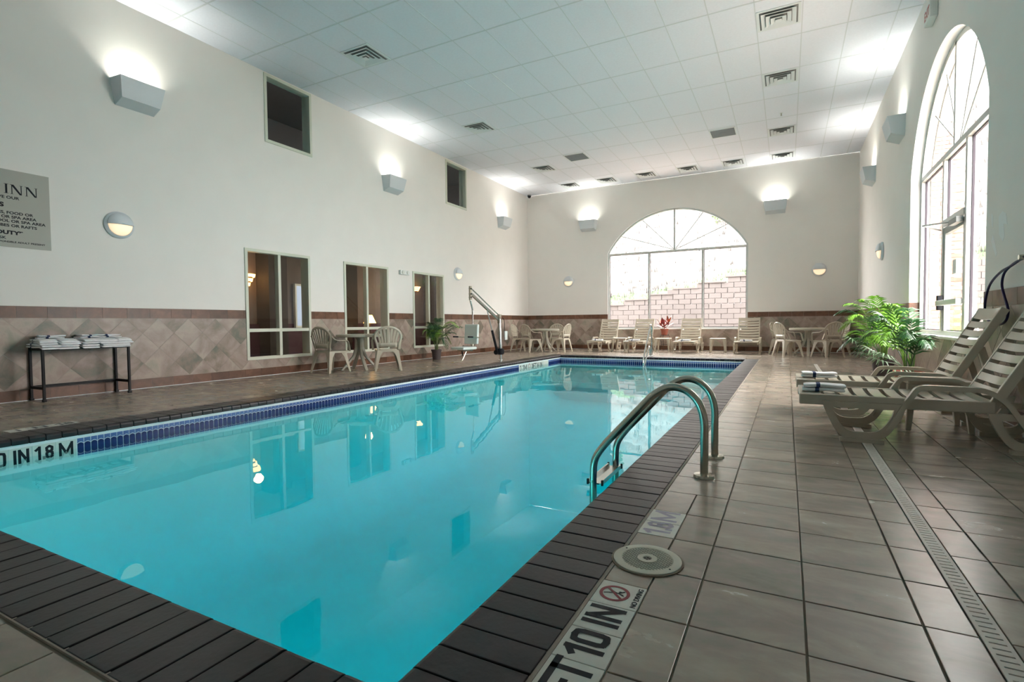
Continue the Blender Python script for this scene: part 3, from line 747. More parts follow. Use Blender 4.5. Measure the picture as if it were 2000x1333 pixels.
# ---------------------------------------------------------------- deck markers, skimmer lid, drain
MX0, MX1 = -.570, -.417; MXC = (MX0+MX1)/2
def deck_tile(y0, y1, lab, s=None, sx=1., mname='ink', wt=.021):
    t = thing('depth_marker', lab, 'marker tile', (0, 0, 0), 0)
    mb = MB(); mb.box(MX0, MX1, y0+.0015, y1-.0015, -.0068, .0008); mb.build('tile', 'marker_white', t, bevel=.001)
    if s: stroke_text(s, .117, (y1-y0)*sx, wt, mname, t, frame_matrix((MX1-.022, (y0+y1)/2+.004, .0012), (0, 1, 0), (-1, 0, 0)))
    return t
t = deck_tile(1.1408, 1.2976, 'white deck tile lettered FT at the bottom edge of the picture', 'FT', .90)
t = deck_tile(1.2976, 1.4544, 'white deck tile with a large black 10', '10', .84)
t = deck_tile(1.4544, 1.611, 'white deck tile lettered IN beside the tile with the 10', 'IN', .78)
t = deck_tile(1.611, 1.768, 'white deck tile with red no-diving circle and the words NO DIVING')
c = Vector((-.508, 1.690, .0013))
mb = MB(); mb.lathe([(.040, 0), (.051, 0), (.051, .0006), (.040, .0006), (.040, 0)], c=c, n=36)
mb.sweep([c+Vector((.032, -.032, .0002)), c+Vector((-.032, .032, .0002))], [(-.0045, -.0003), (.0045, -.0003), (.0045, .0003), (-.0045, .0003)]); mb.build('symbol', 'ink_red', t)
mb = MB()
mb.sweep([c+Vector((-.036, -.008, .0002)), c+Vector((-.020, .000, .0002)), c+Vector((-.006, .003, .0002))], [(-.0015, -.0002), (.0035, -.0002), (.0035, .0002), (-.0015, .0002)])
mb.sweep([c+Vector((-.006, .003, .0002)), c+Vector((.012, .004, .0002)), c+Vector((.030, .022, .0002))], [(-.003, -.0002), (.003, -.0002), (.003, .0002), (-.003, .0002)])
mb.sweep([c+Vector((.008, .004, .0002)), c+Vector((.030, -.002, .0002))], [(-.0016, -.0002), (.0016, -.0002), (.0016, .0002), (-.0016, .0002)])
mb.sweep([c+Vector((-.028, .026, .0002)), c+Vector((.034, -.010, .0002))], [(-.0008, -.0002), (.0008, -.0002), (.0008, .0002), (-.0008, .0002)])
mb.lathe([(0, .0002), (.0055, .0002)], c=c+Vector((.016, .014, 0)), n=12)
mb.build('diver', 'ink', t)
text_mesh('lettering', 'NO DIVING', .024, 'ink', t, frame_matrix((-.424, 1.690, .0012), (0, 1, 0), (-1, 0, 0)), bold=.0004, sx=1.02)
deck_tile(2.238, 2.395, 'white deck tile with 1.8 tinted lavender by painted-in reflection beyond the round lid', '1.8', .95, 'ink_sheen', .02)
deck_tile(2.395, 2.552, 'white deck tile with M tinted lavender by painted-in reflection beside the ladder foot', 'M', .85, 'ink_sheen', .022)
# markers on the far deck beside the left coping
def deck_tile_left(y0, y1, lab, s):
    t = thing('depth_marker', lab, 'marker tile')
    mb = MB(); mb.box(CX0-.165, CX0-.01, y0, y1, -.0005, .0022); mb.build('tile', 'marker_white', t)
    stroke_text(s, .11, (y1-y0)*.7, .022, 'ink', t, frame_matrix((CX0-.03, (y0+y1)/2, .0026), (0, 1, 0), (-1, 0, 0)))
    return t
deck_tile_left(1.95, 2.10, 'pale deck marker tile across the pool with a dark letter, nearer', 'I'); deck_tile_left(2.105, 2.255, 'pale deck marker tile across the pool with a dark letter N', 'N'); deck_tile_left(2.26, 2.46, 'pale deck marker tile across the pool with dark letters, farthest', '18')

t = thing('skimmer_lid', 'round cream skimmer lid with lattice pattern set in the deck', 'lid', (-.468, 1.985, 0))
mb = MB(); mb.lathe([(0, .001), (.127, .001), (.127, .008), (.122, .0095), (.097, .0085), (.095, .0065), (.0, .0065)], n=48); mb.build('lid_plate', 'lid', t, smooth=True)
mb = MB()
for k in range(-9, 10):
    s = k*.0115*1.0; h = math.sqrt(max(0, .093**2-s*s))
    if h < .02: continue
    for sg in (1, -1):
        d1 = Vector((cos(sg*radians(40)), sin(sg*radians(40)), 0)); n1 = Vector((-d1.y, d1.x, 0))
        mb.sweep([n1*s-d1*h+Vector((0, 0, .0068)), n1*s+d1*h+Vector((0, 0, .0068))], [(-.0008, 0), (.0008, 0), (.0008, .0016), (-.0008, .0016)])
mb.build('lattice', 'lattice', t, kind='stuff')
mb = MB(); mb.lathe([(.037, .007), (.037, .0105), (.017, .0105), (.014, .006), (.014, .0015)], n=32); mb.build('hub', 'lid', t, smooth=True)
mb = MB(); mb.lathe([(0, .0072), (.014, .0072)], n=20); mb.build('hole', 'void', t)
for a in (150, -30):
    mb = MB(); c = (.110*cos(radians(a)), .110*sin(radians(a)), .0095); mb.lathe([(0, .0005), (.004, .0005), (.004, 0)], c=c, n=10); mb.build('screw', 'void', t)
mb = MB(); mb.lathe([(.128, .0), (.135, .0), (.135, .0046), (.128, .0046)], n=40); mb.build('rim_gap', 'grout_dark', t)

t = thing('trench_drain', 'long narrow slotted metal drain grate running down the right deck', 'drain', (.533, 0, 0))
mb = MB(); mb.box(-.031, .031, .62, 12.6, -.0069, -.004); mb.build('channel', 'void', t)
mb = MB(); mb.box(-.031, -.020, .62, 12.6, -.004, .001); mb.box(.020, .031, .62, 12.6, -.004, .001)
y = .62
while y < 12.6:
    mb.box(-.020, .020, y, y+.0235, -.003, .0009); y += .030
mb.build('grating', 'drain', t, kind='stuff')

# ---------------------------------------------------------------- ceiling fixtures
VENTS = [(-6.43, 6.9, 'square ceiling air vent nearest the near high window'), (-6.45, 10.66, 'square ceiling air vent second along the left side'), (-6.47, 14.4, 'square ceiling air vent third along the left side'),
 (-6.47, 16.56, 'square ceiling air vent in the end row, leftmost of six'), (-5.21, 16.56, 'square ceiling air vent in the end row, second from left'), (-3.95, 16.56, 'square ceiling air vent in the end row, third from left'),
 (-2.69, 16.56, 'square ceiling air vent in the end row, fourth from left'), (-1.42, 16.56, 'square ceiling air vent in the end row, fifth from left'), (-.15, 16.56, 'square ceiling air vent in the end row, rightmost of six'),
 (-.15, 14.42, 'square ceiling air vent second from the end wall on the right side'), (-.15, 11.28, 'square ceiling air vent second nearest the camera on the right side'), (-.15, 9.06, 'largest square ceiling air vent, at the top right of the picture')]
def make_vent(x_, y_, lab):
    t = thing('ceiling_vent', lab, 'vent', (x_, y_, HC), 0, 'square ceiling air diffusers')
    mb = MB(); a = .30
    for (p, q) in ((.30, .262),):
        mb.box(-p, p, -p, -q, -.008, .0); mb.box(-p, p, q, p, -.008, .0); mb.box(-p, -q, -q, q, -.008, .0); mb.box(q, p, -q, q, -.008, .0)
    mb.build('frame', 'vent_metal', t)
    mb = MB(); mb.box(-.262, .262, -.262, .262, -.004, -.0005); mb.build('throat_shade_plate', 'throat_shade', t)  # plate whose grey stands in for the shade inside the vent
    for k, (ro, zk) in enumerate(((.238, -.026), (.172, -.036), (.106, -.046))):
        mb = MB(); R = [[(-s, -s, z), (s, -s, z), (s, s, z), (-s, s, z)] for s, z in ((ro, zk), (ro-.055, zk+.018), (ro-.058, zk+.022), (ro-.006, zk+.005), (ro, zk))]
        mb.loft(R, closed=True, cap=False); mb.build('vane', 'vent_metal', t)
    mb = MB(); mb.box(-.044, .044, -.044, .044, -.054, -.049); mb.build('centre_plate', 'vent_metal', t)
    return t
v0 = make_vent(*VENTS[0])
for x_, y_, lab in VENTS[1:]: copy_tree(v0, (x_, y_, HC), 0, lab)
for (x_, y_, lab) in ((-5.21, 13.84, 'dark grey square ceiling panel left of the middle'), (-1.42, 13.84, 'dark grey square ceiling panel right of the middle')):
    t = thing('ceiling_speaker', lab, 'speaker', (x_, y_, HC), 0)
    mb = MB(); mb.box(-.27, .27, -.27, .27, -.010, 0); mb.build('grille', 'speaker', t)
    mb = MB(); mb.box(-.30, .30, -.30, -.27, -.012, 0); mb.box(-.30, .30, .27, .30, -.012, 0); mb.box(-.30, -.27, -.27, .27, -.012, 0); mb.box(.27, .30, -.27, .27, -.012, 0); mb.build('frame', 'vent_metal', t)
    mb = MB(); mb.lathe([(0, -.013), (.06, -.013), (.075, -.010)], n=20); mb.build('cone', 'speaker', t)
t = thing('sprinkler_head', 'tiny sprinkler head hanging from the ceiling between right-side vents', 'sprinkler', (-.15, 13.2, HC))
mb = MB(); mb.lathe([(0, -.004), (.04, -.004), (.04, 0)], n=16); mb.build('plate', 'vent_metal', t); mb = MB(); mb.cyl((0, 0, -.05), (0, 0, 0), .012, n=8); mb.lathe([(0, -.05), (.022, -.052)], n=10); mb.build('nozzle', 'steel', t)
t = thing('security_camera', 'small black dome camera in the far left ceiling corner', 'camera', (LW+.16, DE-.16, HC))
mb = MB(); mb.lathe([(0, -.11), (.03, -.105), (.055, -.08), (.065, -.045), (.065, -.03)], n=20); mb.build('dome', 'camera_black', t, smooth=True); mb = MB(); mb.lathe([(.07, -.03), (.075, 0)], n=20); mb.lathe([(0, -.03), (.07, -.03)], n=20); mb.build('base', 'alu_dark', t, smooth=True)

# ---------------------------------------------------------------- wall lights
def wall_rot(fr): return {'left': 0, 'far': -pi/2, 'right': pi, 'near': pi/2}[fr]      # local +x points into the room
def make_sconce(loc, fr, lab):
    t = thing('wall_sconce', lab, 'wall light', loc, wall_rot(fr), 'tapered box up-lights')
    # trapezoid box open at the top
    R = [[(0, -.255, -.20), (.19, -.25, -.125), (.19, .25, -.125), (0, .255, -.20)], [(0, -.31, .15), (.25, -.29, .15), (.25, .29, .15), (0, .31, .15)]]
    mb = MB(); mb.loft(R, cap=False); mb.quad(*reversed(R[0]))
    mb.build('housing', 'fixture', t, solid=.012)
    mb = MB(); mb.box(.04, .10, -.2, .2, -.04, -.01); mb.build('lamp_tube', 'lamp_tube', t)
    mb = MB(); mb.box(.0, .03, -.22, .22, -.12, .10); mb.build('back_plate', 'fixture', t)
    n = {'left': (1, 0), 'far': (0, -1), 'right': (-1, 0), 'near': (0, 1)}[fr]
    lb = light('sconce_beam', 'AREA', (loc[0]+n[0]*.10, loc[1]+n[1]*.10, loc[2]+.0), (pi, 0, wall_rot(fr)), SCONCE_W, (1, 1, .90), .10, .34); lb.data.spread = radians(125)
    return t
S = [((LW, 4.26, 4.26), 'left', 'tapered box up-light on the left wall nearest the camera'), ((LW, 9.80, 4.26), 'left', 'tapered box up-light on the left wall between the high windows'), ((LW, 15.3, 4.26), 'left', 'tapered box up-light on the left wall near the far corner'),
     ((-6.07, DE, 4.26), 'far', 'tapered box up-light on the end wall left of the arched window'), ((-.33, DE, 4.26), 'far', 'tapered box up-light on the end wall right of the arched window'),
     ((RW, 11.2, 4.22), 'right', 'tapered box up-light on the right wall nearer the arched window'), ((RW, 14.5, 4.22), 'right', 'tapered box up-light on the right wall near the far corner'),
     ((RW, 3.6, 4.22), 'right', 'added unseen box up-light on the right wall beyond the frame edge'), ((LW, -1.2, 4.26), 'left', 'tapered box up-light on the left wall behind the camera'), ((-3.3, NEARY, 4.26), 'near', 'added unseen box up-light on the wall behind the camera')]  # right and rear wall sconces are unseen, added to light the room
for s in S: make_sconce(*s)
def make_moon(loc, fr, lab):
    t = thing('wall_lamp', lab, 'wall light', loc, wall_rot(fr), 'round half-moon wall lamps')
    mb = MB(); mb.lathe([(0, 0), (.185, 0), (.19, .02), (.17, .045), (.155, .05)], ax='x', n=40); mb.build('ring', 'fixture', t, smooth=True)
    mb = MB(); pr = [(.165*cos(a), .05+.075*sin(a)) for a in [pi/2*k/8 for k in range(9)]]; mb.lathe(pr, ax='x', n=24, a0=0, a1=pi); mb.build('hood', 'fixture', t, smooth=True, solid=.006)
    mb = MB(); pr = [(.152*cos(a), .045+.062*sin(a)) for a in [pi/2*k/8 for k in range(9)]]; mb.lathe(pr, ax='x', n=24, a0=-pi, a1=0); mb.build('glass', 'lamp_glass', t, smooth=True, label='lit cream lower half')
    return t
for m_ in [((LW, 4.0, 2.36), 'left', 'round half-moon lamp on the left wall beside the pool rules sign'), ((LW, 12.62, 2.35), 'left', 'round half-moon lamp on the left wall above the pool lift'),
           ((-6.82, DE, 2.36), 'far', 'round half-moon lamp on the end wall left of the arched window'), ((.80, DE, 2.36), 'far', 'round half-moon lamp on the end wall above the right patio set'), ((RW, 13.1, 2.33), 'right', 'round half-moon lamp on the right wall')]: make_moon(*m_)
t = thing('emergency_light', 'small white emergency light box on the left wall between windows', 'light box', (LW, 10.20, 2.19))
mb = MB(); mb.box(0, .08, -.17, .17, -.055, .055); mb.build('housing', 'white_plastic', t, bevel=.015)
for s in (-.09, .09):
    mb = MB(); mb.cyl((.07, s, 0), (.10, s, 0), .04, n=16); mb.build('lamp_head', 'marker_white', t, smooth=True)
t = thing('exit_sign', 'white exit sign box with red lettering high on the right wall', 'sign', (RW, 9.0, 5.05))
mb = MB(); mb.box(-.09, 0, -.17, .17, -.12, .12); mb.build('housing', 'white_plastic', t, bevel=.012)
text_mesh('lettering', 'EXIT', .17, 'exit_red', t, frame_matrix((-.092, 0, -.06), (0, -1, 0), (0, 0, 1)), bold=.003, sx=.8)

# ---------------------------------------------------------------- rules sign on the left wall
t = thing('pool_rules_sign', 'grey-beige pool rules sign with black lettering, cut off by the left edge', 'sign', (0, 0, 0))
mb = MB(); mb.box(LW+.001, LW+.012, 2.15, 3.215, 1.905, 2.845); mb.build('panel', 'sign_face', t, bevel=.002)
def sg(s, yr, z, size, bold=0., sx=1.): text_mesh('lettering', s, size, 'ink', t, frame_matrix((LW+.0125, yr, z), (0, 1, 0), (0, 0, 1)), bold=bold, sx=sx, align='RIGHT', ext=.0004)
sg('RVE OUR', 2.912, 2.492, .047, .0012, 1.2); sg('S', 2.765, 2.39, .07, .004, 1.3); sg('GES, FOOD OR', 3.04, 2.307, .046, .0014, 1.2)
sg('L OR SPA AREA', 3.072, 2.257, .046, .0014, 1.2); sg('POOL OR SPA AREA', 3.162, 2.207, .046, .0014, 1.2); sg('UBES OR RAFTS', 3.075, 2.152, .046, .0014, 1.2)
sg('DUTY\u201d', 2.935, 2.06, .062, .003, 1.3); sg('SK', 2.775, 2.0, .045, .001, 1.25); sg('PONSIBLE ADULT PRESENT', 3.152, 1.958, .029, .0008, 1.25)
mb = MB()
def sgp(pl): mb.prism([(2.0+0, 0)] if False else pl, lambda a, b, w: (LW+w, a, b), .0124, .0130)
def serif_I(u, z0, z1, w):
    sgp([(u-w*.5, z0), (u+w*.5, z0), (u+w*.5, z1), (u-w*.5, z1)]); sgp([(u-w*1.1, z0), (u+w*1.1, z0), (u+w*1.1, z0+.004), (u-w*1.1, z0+.004)]); sgp([(u-w*1.1, z1-.004), (u+w*1.1, z1-.004), (u+w*1.1, z1), (u-w*1.1, z1)])
def serif_N(u0, u1, z0, z1):
    sgp([(u0+.008, z0), (u0+.017, z0), (u0+.017, z1), (u0+.008, z1)]); sgp([(u1-.019, z0), (u1-.010, z0), (u1-.010, z1), (u1-.019, z1)])
    sgp([(u0+.002, z1), (u0+.030, z1), (u1-.008, z0), (u1-.030, z0)])
    for q in ((u0-.002, u0+.026, z0), (u1-.030, u1, z1-.004), (u0-.006, u0+.018, z1-.004)): sgp([(q[0], q[2]), (q[1], q[2]), (q[1], q[2]+.004), (q[0], q[2]+.004)])
serif_I(2.795, 2.555, 2.670, .020); serif_N(2.835, 2.950, 2.555, 2.670); serif_N(2.975, 3.095, 2.555, 2.670)
mb.build('lettering', 'ink', t)

# ---------------------------------------------------------------- towel bench
bench = thing('towel_bench', 'narrow black metal bench against the left wall, stacked with towels', 'bench', (LW, 3.42, 0))
Hb = .66; BX0, BX1, BY0, BY1 = .03, .37, -.47, .47
for x_, y_ in ((BX0, BY0), (BX1, BY0), (BX0, BY1), (BX1, BY1)):
    mb = MB(); mb.box(x_-.014, x_+.014, y_-.014, y_+.014, 0, Hb+.04); mb.box(x_-.02, x_+.02, y_-.02, y_+.02, .0, .03); mb.build('leg', 'black_metal', bench, bevel=.003)
mb = MB(); mb.box(BX0, BX1, BY0, BY0+.02, Hb-.03, Hb); mb.box(BX0, BX1, BY1-.02, BY1, Hb-.03, Hb); mb.box(BX0, BX0+.02, BY0, BY1, Hb-.03, Hb); mb.box(BX1-.02, BX1, BY0, BY1, Hb-.03, Hb)
for k in range(1, 6): mb.box(BX0, BX1, BY0+k*.157-.008, BY0+k*.157+.008, Hb-.012, Hb)
mb.build('top_frame', 'black_metal', bench)
for y_ in (BY0, BY1):
    mb = MB(); mb.box(BX0, BX1, y_-.01, y_+.01, .15, .185); mb.build('stretcher', 'black_metal', bench)
mb = MB(); mb.box(BX0-.01, BX0+.01, BY0, BY1, .15, .185); mb.build('stretcher', 'black_metal', bench)

def towel_mb(L_, W_, H_, layers, seed, droop=0.):
    """folded towel: stacked rounded layers, long axis x; returns body mesh and stripe mesh"""
    rnd = random.Random(seed); body = MB(); st = MB(); nx = 12
    h = H_/layers
    for l in range(layers):
        dx = rnd.uniform(-.012, .012); dw = rnd.uniform(-.010, .010); rings = []; ph = rnd.uniform(0, 6)
        for i in range(nx+1):
            s = i/nx; x_ = -L_/2+L_*s+dx; e = min(1, min(s, 1-s)*nx*.5+.72); hh = h*.96*(e if 0 < i < nx else .70)
            zc = h*(l+.5)+.003*sin(ph+s*7)-droop*max(0, (s-.6))**2*4; w = W_/2+dw+.004*sin(ph+3*s)
            ring = []
            for k in range(12):
                a = 2*pi*k/12; cx, cz = cos(a), sin(a); sx_ = abs(cx)**.35*(1 if cx > 0 else -1); sz = abs(cz)**.65*(1 if cz > 0 else -1)
                ring.append((x_, sx_*w, zc+sz*hh/2))
            rings.append(ring)
        body.loft(rings)
        if l in (layers-1, 0):
            for s0 in (.30,):
                a, b = -L_/2+L_*s0+dx, -L_/2+L_*s0+dx+.028; w = W_/2+dw+.006; z0 = h*(l+.5); hh = h*.96/2+.0022
                rr = []
                for x_ in (a, b):
                    rr.append([(x_, (abs(cos(t_))**.35*(1 if cos(t_) > 0 else -1))*w, z0+.003*sin(ph+(x_-dx+L_/2)/L_*7)+(abs(sin(t_))**.65*(1 if sin(t_) > 0 else -1))*hh) for t_ in [2*pi*k/12 for k in range(12)]])
                st.loft(rr, cap=False)
    return body, st
def make_towel(loc, rz, lab, L_=.30, W_=.15, H_=.04, layers=3, seed=1, group=None, droop=0.):
    t = thing('towel', lab, 'towel', loc, rz, group); b, s = towel_mb(L_, W_, H_, layers, seed, droop)
    b.build('cloth', 'towel', t, smooth=True); s.build('stripe', 'towel_stripe', t, smooth=True, label='navy stripe'); return t
places = [(-.40, 1, 'at the near left end'), (-.20, 1, 'second along from the left end'), (.02, 1, 'in the middle'), (.22, 1, 'fourth along'), (.40, 1, 'at the far right end')]
sd = 3
for (y_, lv, w) in places:
    for k in range(2):
        make_towel((LW+.225+.012*k, 3.42+y_, Hb+.002+.056*k), radians(random.uniform(-9, 9)), 'folded navy-striped towel on the bench %s, %s of its pair' % (w, ('lower', 'upper')[k]), .38, .20, .055, 2, sd, 'folded towels on the black bench', .035); sd += 1
for (y_, w) in ((-.30, 'left'), (.12, 'middle'), (.32, 'right')):
    make_towel((LW+.14, 3.42+y_, Hb+.114), radians(90+random.uniform(-15, 15)), 'white towel lying on top of the bench pile, %s one' % w, .26, .20, .045, 2, sd, 'folded towels on the black bench'); sd += 1

# ---------------------------------------------------------------- resin patio chairs (front = +x)
def make_chair(loc, rz, lab, mname='resin'):
    t = thing('patio_chair', lab, 'chair', loc, rz, 'resin fan-back armchairs')
    SH = .42
    mb = MB(); sh = [(-.20, -.20), (.20, -.235), (.235, -.20), (.245, 0), (.235, .20), (.20, .235), (-.20, .20), (-.225, 0)]
    mb.loft([[(x_, y_, SH-.045+.0) for x_, y_ in sh], [(x_, y_, SH-.012) for x_, y_ in sh], [(x_*.9, y_*.9, SH-.004) for x_, y_ in sh], [(x_*.5, y_*.5, SH-.014) for x_, y_ in sh]]); mb.build('seat', mname, t, smooth=True)
    # curved fan back: B(u, v) u sideways, v up from the seat
    def B(u, v, w=0): return Vector((-.195-.20*v*1.0+.55*u*u*(.35+v)*1.3+w, u, SH-.02+v))
    def half_w(v): return .20+.075*min(1, v/.25)
    out = []
    for k in range(8): v = .28*k/7; out.append((half_w(v), v))
    for k in range(1, 19): a = pi*k/36; out.append((.275*cos(a), .28+.205*sin(a)))
    outline = [(-u, v) for u, v in out]+[(u, v) for u, v in reversed(out)][1:]
    def inn(u, v):
        d = .046; c = Vector((0, .24)); p = Vector((u, v)); q = c-p; return (u+q.x/q.length*d, v+q.y/q.length*d) if v > .12 else (u-(.03 if u > 0 else -.03), v)
    mb = MB(); inner = [inn(u, v) for u, v in outline]
    for p, q, p2, q2 in zip(outline, outline[1:], inner, inner[1:]): mb.quad(B(*p), B(*q), B(*q2), B(*p2))
    # lower panel with slot beneath
    n = 8
    for k in range(n):
        a, b = -.172+.344*k/n, -.172+.344*(k+1)/n
        mb.quad(B(a, .072-.5*a*a), B(b, .072-.5*b*b), B(b, .155), B(a, .155))
        mb.quad(B(a, .0), B(b, .0), B(b, .03), B(a, .03))
    mb.quad(B(-.2, .0), B(-.165, 0), B(-.165, .16), B(-.2, .16)); mb.quad(B(.2, .0), B(.165, 0), B(.165, .16), B(.2, .16))
    mb.build('backrest', mname, t, solid=.010, smooth=True)
    mb = MB()
    for k in range(7):
        f = (k-3)/3; u0 = f*.148; a = f*.98
        ue, ve = .243*sin(a), .285+.168*cos(a)
        w0, w1 = .0165, .0235; m_ = 5; L_, R_ = [], []
        for j in range(m_+1):
            s = j/m_; u = u0+(ue-u0)*(s**1.25); v = .15+(ve-.15)*s; w = w0+(w1-w0)*s
            L_.append((u-w, v)); R_.append((u+w, v))
        for j in range(m_): mb.quad(B(*L_[j]), B(*R_[j]), B(*R_[j+1]), B(*L_[j+1]))
    mb.build('slats', mname, t, solid=.009)
    for s in (-1, 1):
        mb = MB(); b1 = B(.272*s, .30); b1.x += 0
        pts = fillet([b1, Vector((-.14, s*.285, SH+.205)), Vector((.0, s*.29, SH+.195)), Vector((.17, s*.285, SH+.19)), Vector((.245, s*.265, SH-.02))], [.08, .05, .05], 4)
        mb.sweep(pts, [(-.022, -.007), (.022, -.007), (.022, .007), (-.022, .007)], up=(0, .0, 1)); mb.build('armrest', mname, t, bevel=.004)
    for sx_, sy in ((1, 1), (1, -1), (-1, 1), (-1, -1)):
        mb = MB(); top = Vector((sx_*.205, sy*.205, SH-.012)); bt = Vector((sx_*(.265 if sx_ > 0 else .275), sy*.265, 0)); mid = (top*.72+bt*.28)
        d = Vector((0, -sy, 0)); e = Vector((-sx_, 0, 0))
        def L3(p, a, b): return [p, p+e*a, p+e*a+d*.012, p+(e+d)*.012, p+d*b+e*.012, p+d*b]
        mb.loft([L3(top, .15, .12), L3(mid, .085, .07), L3(bt, .036, .036)]); mb.build('leg', mname, t)
    return t
def face(dx, dy): return math.atan2(dy, dx)
ch0 = make_chair((-7.84, 7.30, 0), face(.03, 1), 'resin fan-back chair left of the front table, between table and four-pane window')
CH = [((-7.08, 8.06), (-.72, .70), 'pale resin fan-back chair right of the front left table, back to the pool'),
      ((-7.15, 14.85), (.45, .85), 'resin fan-back chair at the far left table with its back to the camera'),
      ((-7.78, 15.35), (1, .1), 'resin fan-back chair at the far left table beside the left wall'),
      ((-6.92, 16.15), (0, -1), 'resin fan-back chair behind the far left table, facing the pool'),
      ((-6.30, 15.25), (-.97, .1), 'resin fan-back chair on the right of the far left table, side-on'),
      ((.02, 15.15), (.85, .5), 'resin fan-back chair at the right table, front left, back to camera'),
      ((-.10, 16.05), (.9, -.35), 'resin fan-back chair behind the left chair of the right table'),
      ((.90, 15.2), (-.6, .8), 'resin fan-back chair at the right table, front right, back to camera'),
      ((1.14, 16.0), (-.9, -.2), 'resin fan-back chair at the right table half hidden near the right wall')]
for (x_, y_), f_, lab in CH: copy_tree(ch0, (x_, y_, 0), face(*f_), lab)
def make_table(loc, rz, lab):
    t = thing('patio_table', lab, 'table', loc, rz, 'round resin patio tables')
    mb = MB(); mb.lathe([(0, .72), (.44, .72), (.455, .712), (.455, .672), (.44, .664), (.42, .690), (0, .700)], n=40); mb.build('tabletop', 'resin_grey', t, smooth=True)
    mb = MB(); mb.lathe([(0, .685), (.12, .685), (.07, .60), (.055, .45), (0, .45)], n=16); mb.build('collar', 'resin_grey', t, smooth=True)
    for k in range(4):
        a = pi/4+k*pi/2; d = Vector((cos(a), sin(a), 0)); n = Vector((-d.y, d.x, 0)); mb = MB()
        prof = [(.04, .68, .045), (.05, .45, .04), (.10, .28, .045), (.24, .12, .05), (.36, .0, .045)]
        rings = []
        for r, z, w in prof:
            p = d*r+Vector((0, 0, z)); th = .045 if z > 0 else .03
            rings.append([p-n*w*.7+d*(-.01), p+n*w*.7+d*(-.01), p+n*w*.6+d*th, p-n*w*.6+d*th])
        mb.loft(rings); mb.build('leg', 'resin_grey', t, bevel=.005)
    return t
tb0 = make_table((-7.72, 7.95, 0), .35, 'round resin table by the left wall below the middle interior window')
copy_tree(tb0, (-6.92, 15.42, 0), .2, 'round resin table in the far left corner'); copy_tree(tb0, (.50, 15.68, 0), .75, 'round resin table in the far right corner')

